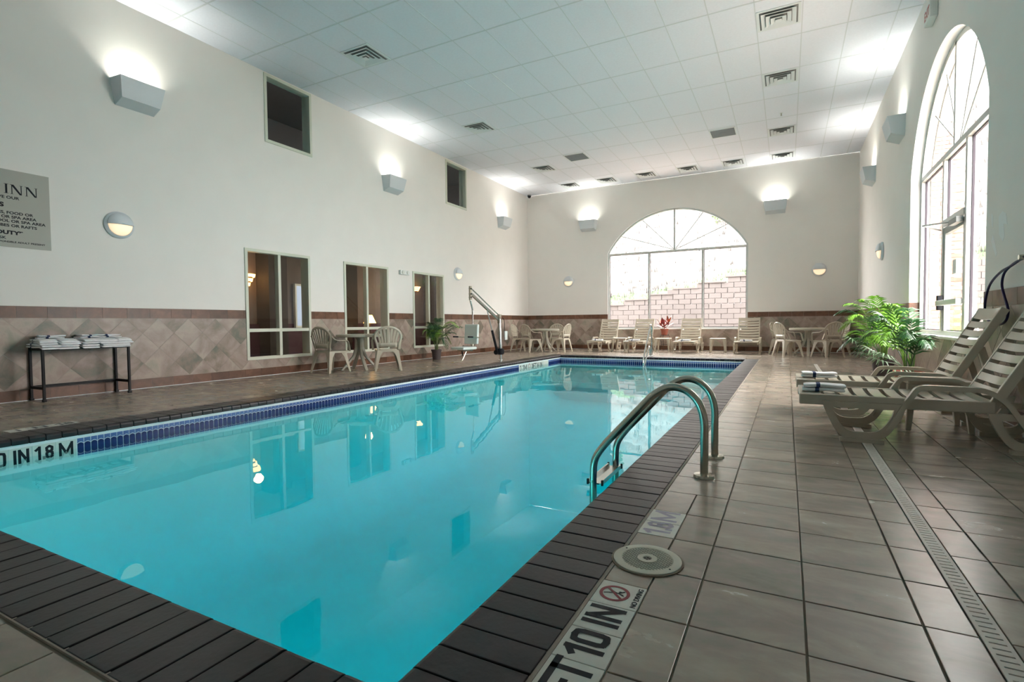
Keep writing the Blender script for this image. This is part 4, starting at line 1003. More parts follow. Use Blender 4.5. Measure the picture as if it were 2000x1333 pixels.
# ---------------------------------------------------------------- resin loungers (foot end at x = 0, head towards +x, width along y)
LWD = .31
def make_lounger(loc, rz, lab, k=1.):
    t = thing('sun_lounger', lab, 'lounger', loc, rz, 'resin slatted sun loungers')
    M_ = 'resin'
    for s in (-1, 1):
        y0, y1 = (s*LWD, s*(LWD-.035)); mb = MB(); mb.box(.0, 1.18, min(y0, y1), max(y0, y1), .262, .345); mb.build('side_rail', M_, t, bevel=.008)
    # seat slats
    mb = MB(); mb.box(.0, .155, -LWD+.03, LWD-.03, .318, .342)
    mb.build('foot_panel', M_, t, bevel=.004)
    n = 9
    s0 = None
    for i in range(n):
        xa = .18+i*.109; mb = MB(); rings = []
        for j in range(7):
            y_ = -LWD+.035+(2*LWD-.07)*j/6; dz = -.014*(1-((j-3)/3)**2); rings.append([(xa, y_, .326+dz), (xa+.078, y_, .326+dz), (xa+.078, y_, .340+dz), (xa, y_, .340+dz)])
        mb.loft(rings); mb.build('seat_slat', M_, t, smooth=False)
    # backrest
    ang = radians(62); d = Vector((cos(ang), 0, sin(ang))); nrm = Vector((-sin(ang), 0, cos(ang))); h0 = Vector((1.155, 0, .325)); BL = .78
    for s in (-1, 1):
        mb = MB(); a, b = s*(LWD-.012), s*(LWD-.045); R = []
        for q in (-.06, BL):
            c = h0+d*q; R.append([c+Vector((0, a, 0))-nrm*.05, c+Vector((0, b, 0))-nrm*.05, c+Vector((0, b, 0))+nrm*.012, c+Vector((0, a, 0))+nrm*.012])
        mb.loft(R); mb.build('back_rail', M_, t, bevel=.006)
    def slat(q0, q1):
        mb = MB(); rings = []
        for j in range(9):
            y_ = -(LWD-.045)+2*(LWD-.045)*j/8; cv = -.022*(1-((j-4)/4)**2)
            p, q = h0+d*q0+nrm*(cv-.004), h0+d*q1+nrm*(cv-.004); yv = Vector((0, y_, 0))
            rings.append([p+yv, q+yv, q+yv+nrm*.012, p+yv+nrm*.012])
        mb.loft(rings); return mb
    for i in range(8): slat(-.03+i*.088, -.03+i*.088+.060).build('back_slat', M_, t, smooth=True)
    slat(-.03+8*.088, BL).build('head_panel', M_, t, smooth=True)
    # side frames: front loop, armrest, rear loop in the plane y = s*(LWD+.022)
    for s in (-1, 1):
        yp = s*(LWD+.020); W = .030
        def SP(x_, z_): return Vector((x_, yp, z_))
        def loop(xa, xb, xc, xd, zt):   # outer U with flat base, inner D hole
            outer = fillet([SP(xa, zt), SP(xa+.03, zt-.09), SP(xb, .015), SP(xc, .015), SP(xd-.02, zt-.09), SP(xd, zt)], [.05, .11, .11, .05], 5)
            ins = .062; inner = fillet([SP(xa+.072, zt-.045), SP(xa+.085, zt-.10), SP(xb+.035, .015+ins), SP(xc-.035, .015+ins), SP(xd-.085, zt-.10), SP(xd-.072, zt-.045)], [.03, .08, .08, .03], 5)
            mb = MB(); A = Vector((0, -W/2, 0)); Bv = Vector((0, W/2, 0))
            o2 = outer; i2 = inner
            for side in (A, Bv):
                for p, q, p2, q2 in zip(o2, o2[1:], i2, i2[1:]): mb.quad(p+side, q+side, q2+side, p2+side)
                mb.quad(o2[0]+side, i2[0]+side, i2[-1]+side, o2[-1]+side)
            for lst in (o2+[o2[0]], i2+[i2[0]]):
                for p, q in zip(lst, lst[1:]): mb.quad(p+A, q+A, q+Bv, p+Bv)
            return mb
        mb = loop(.15, .27, .55, .68, .30); mb.box(.27, .55, yp-.024, yp+.024, 0, .03); mb.build('leg', M_, t)
        mb = loop(1.13, 1.25, 1.50, 1.60, .27); mb.box(1.25, 1.50, yp-.024, yp+.024, 0, .03); mb.build('leg', M_, t)
        pts = fillet([SP(.575, .10), SP(.66, .28), SP(.745, .425), SP(.80, .432), SP(1.12, .428), SP(1.22, .36), SP(1.34, .16)], [.05, .07, .04, .06, .07], 4)
        mb = MB(); mb.sweep(pts, [(-.026, -.017), (.026, -.017), (.026, .017), (-.026, .017)], up=(0, 0, 1)); mb.build('armrest', M_, t, bevel=.007)
    # prop behind the backrest
    mb = MB(); R = []
    for s in (-1, 1):
        p = h0+d*.42-nrm*.05; mb.sweep([p+Vector((0, s*.24, 0)), Vector((1.52, s*.24, .22))], [(-.015, -.025), (.015, -.025), (.015, .025), (-.015, .025)])
    mb.sweep([Vector((1.52, -.26, .22)), Vector((1.52, .26, .22))], [(-.012, -.02), (.012, -.02), (.012, .02), (-.012, .02)]); mb.build('back_prop', M_, t)
    return t
lg = make_lounger((.09, 4.985, 0), 0, 'nearest resin sun lounger at the right edge of the picture')
copy_tree(lg, (.085, 6.10, 0), 0, 'resin sun lounger behind the nearest one, in front of the palms')
# far ones: head towards the end wall
FL = [(-5.22, 15.45, 'leftmost of the four resin sun loungers under the far arched window'), (-4.06, 15.43, 'resin sun lounger second from left, behind the far handrail'),
      (-2.64, 15.60, 'resin sun lounger third from left, right of the red plant'), (-1.00, 15.70, 'rightmost of the four resin sun loungers at the end wall')]
for x_, y_, lab in FL: copy_tree(lg, (x_, y_, 0), pi/2, lab)
make_towel((.27, 4.90, .346), radians(0), 'rolled white towel with navy stripe on the nearest lounger', .29, .16, .062, 2, 21)
make_towel((.275, 6.05, .346), radians(4), 'rolled white towel with navy stripe on the second right-hand lounger', .30, .16, .055, 2, 22)
for i, (x_, y_, lab) in enumerate(FL):
    make_towel((x_+.0, y_+.14, .346), radians(random.uniform(-8, 8)), 'folded white towel on the foot of the %s far lounger from the left' % ('first', 'second', 'third', 'fourth')[i], .32, .18, .05, 2, 30+i, 'towels on the far loungers')
# small side tables
def make_side(loc, rz, lab, w=.215, h=.42):
    t = thing('side_table', lab, 'table', loc, rz, 'low square resin side tables')
    mb = MB(); mb.box(-w, w, -w, w, h-.04, h); mb.build('tabletop', 'resin', t, bevel=.012)
    for sx_, sy in ((1, 1), (1, -1), (-1, 1), (-1, -1)):
        mb = MB(); a = w-.005; R = []
        for z, s_, k in ((h-.04, .075, 0), (h*.5, .05, .004), (0, .036, .012)):
            x1, y1 = sx_*(a+k), sy*(a+k); R.append([(x1, y1, z), (x1-sx_*s_, y1, z), (x1-sx_*s_, y1-sy*s_, z), (x1, y1-sy*s_, z)])
        mb.loft(R); mb.build('leg', 'resin', t, bevel=.004)
    return t
sd0 = make_side((-4.64, 16.15, 0), 0, 'low square resin side table between the two left far loungers')
copy_tree(sd0, (-3.33, 16.2, 0), 0, 'low square resin side table in front of the red plant stand'); copy_tree(sd0, (-1.78, 16.3, 0), .03, 'low square resin side table between the two right far loungers')
copy_tree(sd0, (1.10, 5.54, 0), 0, 'low square resin side table between the two right-hand loungers')

# ---------------------------------------------------------------- plants
def frond_mb(base, az, L_, rise, droop, nl, ll, seed, wid=.013):
    rnd = random.Random(seed); mb = MB(); d = Vector((cos(az), sin(az), 0)); pts = []
    N = 16
    for i in range(N+1):
        s = i/N; r = L_*(.95*s**1.15); z = rise*sin(s*pi*.5)-droop*s*s*s; pts.append(base+d*r+Vector((0, 0, z)))
    mb.tube(pts, .006, n=5, scale=[1-.75*i/N for i in range(N+1)])
    side = Vector((-d.y, d.x, 0))
    for j in range(nl):
        s = .25+.75*j/(nl-1); f = s*N; i = min(N-1, int(f)); p = pts[i].lerp(pts[i+1], f-i); tan = (pts[i+1]-pts[i]).normalized()
        l = ll*(math.sin(pi*(.18+.78*s)))**.7*rnd.uniform(.85, 1.1)
        for sg_ in (-1, 1):
            dr = (side*sg_*.75+tan*.75+Vector((0, 0, -.12+rnd.uniform(-.12, .1)))).normalized()
            q1 = p+dr*l*.45; q2 = p+dr*l+Vector((0, 0, -l*.28)); up = tan.cross(dr).normalized(); w = dr.cross(up).normalized()*wid
            mb.quad(p-w*.4, q1-w, q1+w, p+w*.4); mb.quad(q1-w, q2, q1+w)
    return mb
def fan_mb(base, tip, n, l, seed, wid=.012):
    rnd = random.Random(seed); mb = MB(); tan = (tip-base).normalized(); mb.tube([base, base.lerp(tip, .5)+Vector((0, 0, .03)), tip], .005, n=5)
    side = tan.cross(Vector((0, 0, 1))).normalized(); up = side.cross(tan)
    for j in range(n):
        a = (j/(n-1)-.5)*radians(200); dr = tan*cos(a)+side*sin(a); w = tan*(-sin(a))+side*cos(a); w = w*wid
        q1 = tip+dr*l*.5+up*.01; q2 = tip+dr*l*rnd.uniform(.9, 1.1)+Vector((0, 0, -l*.35)); mb.quad(tip-w*.3, q1-w, q1+w, tip+w*.3); mb.quad(q1-w, q2, q1+w)
    return mb
def pot(t, r0, r1, h, mname, rim=.012):
    mb = MB(); mb.lathe([(0, 0), (r0, 0), (r1, h*.86), (r1+rim, h*.86), (r1+rim, h), (r1-.004, h), (r1-.012, h*.9), (0, h*.9)], n=28); mb.build('pot', mname, t, smooth=True)
    mb = MB(); mb.lathe([(0, h*.91), (r1-.012, h*.91)], n=20); mb.build('soil', 'soil', t)
# palm by the left wall
t = thing('potted_palm', 'dark green feathery palm in a brown pot below the third interior window', 'plant', (-7.93, 10.88, 0))
pot(t, .10, .125, .26, 'brown_pot'); rr = random.Random(5)
for k in range(6):
    mb = MB(); a = k*1.05; mb.tube([(.03*cos(a), .03*sin(a), .23), (.05*cos(a), .05*sin(a), .5), (.07*cos(a), .07*sin(a), .72)], .012, n=6, scale=[1, .8, .5]); mb.build('stem', 'stem_green', t)
for k in range(20):
    a = k*2.399+rr.uniform(-.3, .3); L_ = rr.uniform(.36, .72); b = Vector((.05*cos(a), .05*sin(a), rr.uniform(.38, .66)))
    if cos(a) < -.2: L_ *= .45
    frond_mb(b, a, L_, rr.uniform(.24, .54), rr.uniform(.05, .38), 14, .23, k, .011).build('frond', 'leaf_dark' if k % 3 else 'leaf_bright', t)
# palms by the right window
t = thing('potted_palm', 'big bright green arching palm in a brown pot beside the right arched window', 'plant', (1.40, 10.40, 0))
pot(t, .13, .16, .27, 'brown_pot'); rr = random.Random(11)
for k in range(6):
    mb = MB(); a = k*1.05; mb.tube([(.04*cos(a), .04*sin(a), .24), (.06*cos(a), .06*sin(a), .55)], .011, n=6, scale=[1, .6]); mb.build('stem', 'stem_green', t)
for k, (az, L_, ri, dr) in enumerate([(170, .75, .95, .22), (195, .62, .98, .10), (150, .70, .80, .35), (215, .60, .85, .2), (250, .55, .80, .15), (275, .55, .95, .1), (300, .40, .9, .15), (230, .50, .55, .35), (185, .66, .50, .38), (160, .55, .6, .3), (265, .62, .6, .35), (100, .45, .8, .2), (60, .25, .9, .05), (205, .45, 1.0, .05), (240, .35, 1.02, .02), (285, .50, .5, .3), (130, .6, .6, .3)]):
    frond_mb(Vector((.04*cos(k), .04*sin(k), .30)), radians(az), L_, ri, dr, 17, .27, 50+k, .013).build('frond', 'leaf_bright' if k % 4 else 'leaf_dark', t)
for k, (az, r, z) in enumerate([(200, .35, .42), (180, .42, .58), (225, .38, .50), (160, .30, .35), (240, .42, .36)]):
    a = radians(az); fan_mb(Vector((0, 0, .28)), Vector((r*cos(a), r*sin(a), z)), 11, .23, 80+k).build('leaf', 'leaf_pale' if k % 2 else 'leaf_dark', t)
t = thing('potted_palm', 'darker palm in a terracotta pot behind the raised lounger back', 'plant', (1.34, 8.0, 0))
pot(t, .12, .15, .28, 'terracotta'); rr = random.Random(12)
for k in range(5):
    mb = MB(); a = k*1.25; mb.tube([(.04*cos(a), .04*sin(a), .24), (.06*cos(a), .06*sin(a), .5)], .011, n=6, scale=[1, .6]); mb.build('stem', 'stem_green', t)
for k, (az, L_, ri, dr) in enumerate([(180, .55, .62, .2), (205, .50, .72, .1), (150, .55, .66, .3), (230, .42, .6, .2), (260, .40, .62, .2), (290, .35, .5, .2), (120, .45, .7, .2), (90, .35, .85, .1), (170, .42, .78, .05), (215, .3, .85, .03), (60, .25, .7, .1), (330, .25, .5, .15)]):
    frond_mb(Vector((.04*cos(k), .04*sin(k), .30)), radians(az), L_, ri, dr, 14, .22, 70+k, .013).build('frond', 'leaf_bright' if k % 3 == 0 else 'leaf_dark', t)
for k, (az, r, z) in enumerate([(190, .30, .40), (170, .38, .52), (215, .34, .46), (240, .36, .33)]):
    a = radians(az); fan_mb(Vector((0, 0, .28)), Vector((r*cos(a), r*sin(a), z)), 11, .24, 90+k).build('leaf', 'leaf_pale', t)
# red plant on a wire stand
st = thing('plant_stand', 'thin dark wire plant stand behind the low side table', 'stand', (-3.42, 16.78, 0))
mb = MB(); mb.tube([(.13*cos(2*pi*k/20), .13*sin(2*pi*k/20), .49) for k in range(20)], .006, n=6, closed=True); mb.tube([(.11*cos(2*pi*k/20), .11*sin(2*pi*k/20), .20) for k in range(20)], .004, n=6, closed=True); mb.build('ring', 'black_metal', st)
mb = MB(); mb.lathe([(0, .486), (.12, .486), (.12, .494), (0, .494)], n=20); mb.build('plate', 'black_metal', st)
for k in range(3):
    a = k*2*pi/3+.5; mb = MB(); mb.tube([(.12*cos(a), .12*sin(a), .52), (.165*cos(a), .165*sin(a), .44), (.12*cos(a), .12*sin(a), .2), (.16*cos(a), .16*sin(a), 0)], .006, n=6); mb.build('leg', 'black_metal', st)
t = thing('potted_plant', 'red and orange leaved plant in a terracotta pot on the wire stand', 'plant', (-3.42, 16.78, .495))
pot(t, .085, .115, .20, 'terracotta')
rr = random.Random(3)
for (bx, by, hh) in ((-.07, 0, .14), (.09, .02, .19), (0, -.04, .10)):
    mb = MB(); mb.tube([(bx*.4, by*.4, .17), (bx, by, .18+hh*.6), (bx*1.3, by*1.3, .20+hh)], .006, n=5); mb.build('stem', 'stem_green', t)
    for k in range(13):
        a = k*2.4+bx*50; z = .20+hh-.010*k; L_ = rr.uniform(.22, .33); el = radians(70-5.5*k); d = Vector((cos(a)*cos(el), sin(a)*cos(el), sin(el))); s_ = Vector((-sin(a), cos(a), 0))
        p = Vector((bx*1.3, by*1.3, z)); mb = MB(); w = .032; q1, q2, q3 = p+d*L_*.35, p+d*L_*.7, p+d*L_+Vector((0, 0, -.02))
        mb.quad(p-s_*.004, q1-s_*w, q1+s_*w, p+s_*.004); mb.quad(q1-s_*w, q2-s_*w*.85, q2+s_*w*.85, q1+s_*w); mb.quad(q2-s_*w*.85, q3, q2+s_*w*.85)
        mb.build('leaf', 'red_leaf' if k % 3 else 'orange_leaf', t)

# ---------------------------------------------------------------- stainless ladder rails near the camera
t = thing('pool_ladder', 'stainless steel grab-rail pool ladder in the foreground', 'ladder', (0, 0, 0))
RP = [(-.425, .0), (-.425, .34), (-.455, .445), (-.53, .515), (-.62, .530), (-.715, .480), (-1.03, .135), (-1.105, .03), (-1.11, -.10), (-1.11, -1.0)]
def smooth_path(pts, y):
    P3 = [Vector((a, y, b)) for a, b in pts]
    return fillet(P3, [.05, .06, .07, .07, .07, .05, .06, .05], 4)
for y_ in (3.22, 3.72):
    mb = MB(); mb.tube(smooth_path(RP, y_), .0235, n=14, up=(0, 1, 0)); mb.build('rail', 'steel', t, smooth=True)
    mb = MB(); mb.lathe([(.024, .018), (.058, .014), (.062, .0), (0, 0)], c=(-.425, y_, .001), n=28); mb.build('floor_flange', 'steel', t, smooth=True)
for k, z in enumerate((-.115, -.40, -.68)):
    mb = MB(); R = []
    for y_ in (3.245, 3.695):
        R.append([(-1.155, y_, z+.0), (-1.155, y_, z-.03), (-1.055, y_, z-.03), (-1.055, y_, z), (-1.065, y_, z), (-1.065, y_, z-.02), (-1.145, y_, z-.02), (-1.145, y_, z)])
    mb.loft(R); mb.build('tread', 'steel_bright', t)
    if k == 0:
        for y_ in (3.245, 3.693):
            mb = MB(); mb.box(-1.160, -1.148, y_-.012, y_+.004, z-.032, z+.003); mb.box(-1.062, -1.050, y_-.012, y_+.004, z-.032, z+.003); mb.build('end_cap', 'black_rubber', t)
            mb = MB(); mb.lathe([(0, -.005), (.009, -.004), (.009, 0)], c=(-1.11, y_-.046 if y_ < 3.5 else y_+.05, z), ax='y', n=10); mb.build('bolt', 'steel', t)
# far handrail (returning figure-four loop)
t = thing('pool_handrail', 'stainless steel looped stair handrail at the far end of the pool', 'handrail', (0, 0, 0))
HX = -3.22
up = [(14.16, 0), (14.16, .74), (14.10, .845), (14.02, .83), (13.30, .05), (13.22, -.12), (13.24, -.26), (13.36, -.20), (13.80, .22), (13.90, .27), (13.98, .22), (13.98, 0)]
mb = MB(); mb.tube(fillet([Vector((HX, a, b)) for a, b in up], [.06, .05, .06, .08, .06, .05, .06, .05, .04, .04], 4), .021, n=12, up=(1, 0, 0)); mb.build('rail', 'steel_bright', t, smooth=True)
for y_ in (14.16, 13.98):
    mb = MB(); mb.lathe([(.021, .02), (.055, .012), (.055, 0), (0, 0)], c=(HX, y_, .005), n=20); mb.build('floor_flange', 'steel_bright', t, smooth=True)

# ---------------------------------------------------------------- pool lift
lf = thing('pool_lift', 'white-seated pool lift hoist with steel arm on the left deck', 'pool lift', (-6.27, 11.28, 0))
mb = MB(); mb.cyl((0, 0, 0), (0, 0, .16), .032); mb.cyl((0, 0, .16), (-.03, 0, 1.02), .045); mb.lathe([(.033, .02), (.07, .012), (.07, 0)], n=20); mb.build('mast', 'steel_bright', lf, smooth=True)
mb = MB(); mb.lathe([(0, .30), (.07, .29), (.085, .24), (.085, .17), (.06, .14), (.0, .14)], n=18); mb.lathe([(0, -.05), (.06, -.05), (.06, .05), (0, .05)], c=(-.08, -.06, .20), ax='y', n=16); mb.build('motor_housing', 'black_rubber', lf, smooth=True)
A0 = Vector((-.05, 0, 1.0)); A1 = Vector((-.20, -1.02, 1.60))
mb = MB(); mb.sweep([A0, A1], [(-.028, -.028), (.028, -.028), (.028, .028), (-.028, .028)]); mb.build('arm', 'steel_bright', lf, bevel=.005)
mb = MB(); mb.tube([A0+Vector((0, .0, .12)), A1+Vector((0, 0, .13))], .014, n=8); mb.build('upper_rod', 'steel', lf, smooth=True)
mb = MB(); mb.box(-.035, .035, -.05, .05, .92, 1.14); o = mb.build('mast_head', 'steel', lf, bevel=.006); o.location = (-.03, 0, 0)
mb = MB(); mb.box(-.02, .02, -.035, .035, -.14, .18); o = mb.build('arm_bracket', 'steel', lf, bevel=.004); o.location = A1+Vector((0, -.04, 0))
for dz in (-.08, .0, .12):
    mb = MB(); mb.cyl((-.035, 0, dz), (.035, 0, dz), .016, n=10); o = mb.build('bolt', 'black_rubber', lf); o.location = A1+Vector((0, -.04, 0))
mb = MB(); p = A0.lerp(A1, .45); q = Vector((-.06, -.08, .22)); m_ = p.lerp(q, .5); mb.tube([q, m_], .030, n=10); mb.build('actuator', 'black_rubber', lf, smooth=True)
mb = MB(); mb.tube([m_, p], .014, n=8); mb.build('piston', 'alu_dark', lf, smooth=True)
# hanger and chair
hz = A1+Vector((0, -.04, -.12)); Cc = Vector((hz.x+.0, hz.y+.09, 0))
mb = MB(); mb.tube(fillet([hz, hz+Vector((0, 0, -.04)), Vector((Cc.x, Cc.y, 1.25)), Vector((Cc.x, Cc.y, .45))], [.03, .05], 4), .019, n=10); mb.build('hanger', 'steel_bright', lf, smooth=True)
fa = face(-.25, -.97); F = Vector((cos(fa), sin(fa), 0)); Sd = Vector((-F.y, F.x, 0))
def CP(f, s, z): return Cc+F*f+Sd*s+Vector((0, 0, z))
def cbox(mb, f0, f1, s0, s1, z0, z1, lean=0.): 
    R = [[CP(f0, s0, z0), CP(f1, s0, z0), CP(f1, s1, z0), CP(f0, s1, z0)], [CP(f0+lean, s0, z1), CP(f1+lean, s0, z1), CP(f1+lean, s1, z1), CP(f0+lean, s1, z1)]]; mb.loft(R)
mb = MB(); cbox(mb, .025, .085, -.22, .22, .44, .90, -.03); mb.build('backrest', 'seat_plastic', lf, bevel=.022)
mb = MB(); cbox(mb, .08, .50, -.22, .22, .325, .385); mb.build('seat', 'seat_plastic', lf, bevel=.02)
mb = MB(); cbox(mb, .10, .40, -.10, .10, .285, .325); mb.tube([CP(.0, 0, .47), CP(.02, 0, .30), CP(.3, 0, .30)], .02, n=8); mb.build('seat_frame', 'steel', lf)
for s in (-1, 1):
    mb = MB(); mb.tube(fillet([CP(.03, s*.12, .60), CP(.0, s*.24, .60), CP(.06, s*.27, .60), CP(.24, s*.25, .61)], [.04, .04], 4), .010, n=8); mb.build('armrest', 'steel', lf, smooth=True)
    mb = MB(); mb.tube([CP(.24, s*.25, .61), CP(.38, s*.25, .615)], .019, n=10); mb.build('grip', 'black_rubber', lf, smooth=True)
mb = MB(); mb.tube(fillet([CP(.25, .05, .30), CP(.40, .05, .06), CP(.62, .05, .045), CP(.62, -.05, .045)], [.06, .03], 4), .014, n=8); mb.build('footrest', 'steel', lf, smooth=True)
mb = MB(); mb.sweep(fillet([CP(.08, -.23, .40), CP(.16, -.245, .36), CP(.10, -.26, .22), CP(.09, -.26, .16)], [.04, .04], 4), [(-.018, -.002), (.018, -.002), (.018, .002), (-.018, .002)]); mb.sweep([CP(.10, -.22, .390), CP(.12, .0, .393), CP(.10, .22, .39)], [(-.018, -.002), (.018, -.002), (.018, .002), (-.018, .002)]); mb.build('belt', 'black_rubber', lf)
mb = MB(); mb.tube(fillet([Vector((.02, .05, 1.05)), Vector((.05, .10, 1.0)), Vector((.05, .12, .9)), Vector((.05, .12, .45))], [.03, .03], 4), .007, n=6); mb.build('cable', 'black_rubber', lf)
mb = MB(); mb.box(.03, .05, .12, .27, .50, .72); mb.build('control_box', 'white_plastic', lf, bevel=.005, label='small white control panel'); 

# ---------------------------------------------------------------- hose on the right wall
t = thing('hose', 'dark blue hose loop hanging on the right wall above the nearest lounger', 'hose', (0, 0, 0))
mb = MB(); pts = [(5.55, 1.42), (5.86, 1.365), (6.12, 1.33), (6.38, 1.24), (6.50, 1.10), (6.50, .97), (6.36, .885), (6.13, .865), (5.97, .90), (5.92, .99), (6.02, 1.12), (6.08, 1.22), (6.02, 1.32), (5.80, 1.38), (5.6, 1.40)]
P3 = [Vector((RW-.06, a, b)) for a, b in pts]; sm = []
for i in range(len(P3)-1):
    p0, p1, p2, p3 = P3[max(i-1, 0)], P3[i], P3[i+1], P3[min(i+2, len(P3)-1)]
    for k in range(6):
        s = k/6; sm.append(.5*((2*p1)+(p2-p0)*s+(2*p0-5*p1+4*p2-p3)*s*s+(3*p1-p0-3*p2+p3)*s**3))
mb.tube(sm, .010, n=8, up=(1, 0, 0)); mb.build('tube', 'hose', t, smooth=True)
mb = MB(); mb.cyl((RW, 5.62, 1.41), (RW-.09, 5.62, 1.41), .02, n=12); mb.build('wall_hook', 'steel', t, smooth=True)

# ---------------------------------------------------------------- outdoors: retaining wall, lawn strip, hillside
ret = thing('retaining_wall', 'stepped retaining wall of pinkish concrete blocks outside the windows', 'wall', (0, 22.0, 0))
BLW, BLH = .455, .203
mb0 = MB(); mb0.loft([[(-.222, 0, -.098), (.222, 0, -.098), (.222, 0, .098), (-.222, 0, .098)], [(-.218, -.014, -.094), (.218, -.014, -.094), (.218, -.014, .094), (-.218, -.014, .094)]])
mb0.box(-.222, .222, 0, .25, -.098, .098)
blk = mb0.build('block', 'retaining_stone', ret); used = False
cap0 = MB(); cap0.box(-.5, .5, -.06, .30, 0, .05); cap = cap0.build('cap_stone', 'retaining_stone', ret, label='flat lighter coping slab'); cused = False
def wall_top(x_):
    n = math.floor((x_+7.15)/1.0); return 8+min(max(n, -2), 6)    # courses at x (course 0 at z = .0)
stb = MB(); cnt = 0
for c in range(0, 15):
    z = .10+c*BLH
    for k in range(-8, 34):
        x_ = -9.2+k*BLW*1.012+(BLW/2 if c % 2 else 0)
        if c >= wall_top(x_): continue
        view = (.5 < z) and (-7.6 < x_ < -.7)
        if view and cnt < 285:
            cnt += 1
            if not used: blk.location = (x_, random.uniform(-.01, .01), z); used = True
            else: share(blk, (x_, random.uniform(-.015, .015), z), ret)
        else:
            y_ = random.uniform(-.015, .015); stb.box(x_-.222, x_+.222, y_-.02, y_+.25, z-.098, z+.098, r=random.random()+.001)
stb.build('distant_blocks', 'retaining_stone', ret, kind='stuff')
for n in range(-3, 12):
    x0 = -7.15+n; z = wall_top(x0+.5)*BLH
    if not cused: cap.location = (x0+.5, 0, z); cused = True
    else: share(cap, (x0+.5, random.uniform(-.01, .01), z), ret)
mb = MB(); mb.box(-10.2, 7, .012, .30, 0, 1.55, m=0); mb.build('backing', 'retaining_stone', ret)
ret.location = (0, 22.0, 0)
def hillz(x_, y_):
    base = (wall_top(x_)*BLH if False else (1.42+.203*min(max(x_+7.15, -2), 6.6)))
    t_ = max(0, y_-22.25); n = .25*sin(x_*1.3+y_*.7)+.18*sin(x_*2.9-y_*1.7)+.12*sin(y_*3.1+x_*.4)
    return base+.02+.62*max(0, t_-.3)*min(1, t_/3)+n*min(1, t_/4)
mb = MB(); NX, NY = 70, 60
V = [[(-22+i*.75, 22.2+(j/NY)**1.5*34, hillz(-22+i*.75, 22.2+(j/NY)**1.5*34)) for i in range(NX+1)] for j in range(NY+1)]
lawn = MB()
for j in range(NY):
    for i in range(NX):
        q = (V[j][i], V[j][i+1], V[j+1][i+1], V[j+1][i]); (lawn if V[j][i][1] < 23.9+.12*sin(i*1.7) else mb).quad(*q)
structure('ground_hillside', 'pale dry grassy hillside rising behind the retaining wall', mb, 'hill', smooth=True)
structure('ground_lawn', 'strip of green grass along the top of the retaining wall', lawn, 'lawn', smooth=True)
mb = MB(); mb.quad((-30, DE+.3, -.02), (30, DE+.3, -.02), (30, 22.3, -.02), (-30, 22.3, -.02)); mb.quad((RW+.3, -15, -.02), (30, -15, -.02), (30, DE+.3, -.02), (RW+.3, DE+.3, -.02))
structure('ground', 'plain paved ground outside the pool building', mb, 'grout')
# dry brush tufts
br = MB(); rr = random.Random(8)
for k in range(1500):
    x_, y_ = rr.uniform(-14, 12), 23.8+rr.random()**1.3*16; z = hillz(x_, y_); h = rr.uniform(.12, .4)
    for j in range(5):
        a = rr.uniform(0, 6.28); d = Vector((cos(a)*.35, sin(a)*.35, 1))*h; w = Vector((-sin(a), cos(a), 0))*rr.uniform(.006, .02); p = Vector((x_+rr.uniform(-.1, .1), y_, z-.03)); br.quad(p-w, p+w, p+d)
o = br.build('dry_brush', 'brush'); o['kind'] = 'stuff'; o['label'] = 'scattered brown dry grass tufts on the hillside'; o['category'] = 'grass'
gb = MB()
for k in range(2600):
    x_, y_ = rr.uniform(-9, 7), 22.36+rr.random()*1.6; z = hillz(x_, y_); h = rr.uniform(.05, .12); a = rr.uniform(0, 6.28); w = Vector((-sin(a), cos(a), 0))*.012; p = Vector((x_, y_, z-.01))
    gb.quad(p-w, p+w, p+Vector((cos(a)*.04, sin(a)*.04, h)))
o = gb.build('grass', 'lawn'); o['kind'] = 'stuff'; o['label'] = 'fine green grass blades above the block wall'; o['category'] = 'grass'
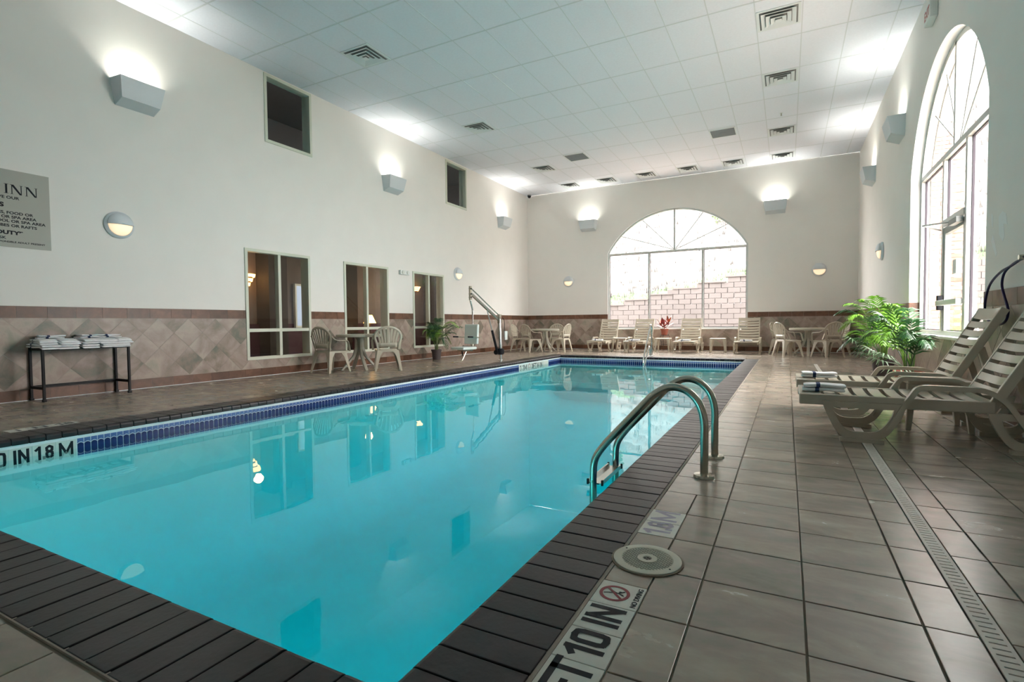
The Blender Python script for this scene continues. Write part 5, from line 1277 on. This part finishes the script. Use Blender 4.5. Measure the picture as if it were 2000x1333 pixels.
def bush(x_, y_, s, lab, seed):
    r_ = random.Random(seed); t = thing('shrub', lab, 'shrub', (x_, y_, hillz(x_, y_)), 0, 'small shrubs on the hillside'); mb = MB()
    for k in range(220):
        v = Vector((r_.gauss(0, 1), r_.gauss(0, 1), r_.gauss(0, 1))).normalized()*s*r_.uniform(.5, 1); p = v+Vector((0, 0, s*.9)); a = Vector((r_.gauss(0, 1), r_.gauss(0, 1), r_.gauss(0, 1))).normalized()*s*.13; b = a.cross(Vector((.3, .5, .8))).normalized()*s*.08; mb.quad(p-a, p+b, p+a, p-b)
    mb.build('foliage', 'bush', t)
    mb = MB(); mb.cyl((0, 0, -.1), (0, 0, s), s*.06, n=6); mb.build('trunk', 'brush', t)
bush(-9.4, 31, .8, 'faint green shrub high on the left of the hillside', 1); bush(-3.1, 29, .45, 'small shrub in the middle of the hillside', 2); bush(.2, 27.5, .5, 'brownish shrub on the right of the hillside', 3); bush(4.6, 28, .6, 'shrub seen through the right window', 4)
# brick pier outside the right window and a white railing
pier = thing('brick_pier', 'red brick corner pier outside the right arched window', 'pier', (2.75, 13.2, 0))
mb = MB(); mb.box(-.22, .22, -.20, .20, 0, 4.6); mb.build('core', 'grout', pier)
cb = MB(); cb.box(-.115, .115, -.235, -.19, -.034, .034); c0 = cb.build('brick', 'red_brick', pier); first = True
for c in range(58):
    z = .045+c*.078
    for k in range(-1, 2):
        x_ = k*.238+(.119 if c % 2 else 0)
        if x_ > .15: continue
        if first: c0.location = (x_, 0, z); first = False
        elif z < 4.5: share(c0, (x_, 0, z), pier)
rail = thing('railing', 'white outdoor railing beyond the right arched window', 'railing', (3.0, 14.5, 0))
mb = MB(); mb.box(-.4, 2.2, -.03, .03, 1.0, 1.06); mb.build('top_rail', 'sky_rail', rail)
mb = MB(); mb.box(-.4, 2.2, -.02, .02, .12, .16); mb.build('bottom_rail', 'sky_rail', rail)
q0 = MB(); q0.box(-.012, .012, -.012, .012, 0, 1.0); b_ = q0.build('baluster', 'sky_rail', rail); b_.location = (-.35, 0, 0)
for k in range(1, 22): share(b_, (-.35+k*.12, 0, 0), rail)
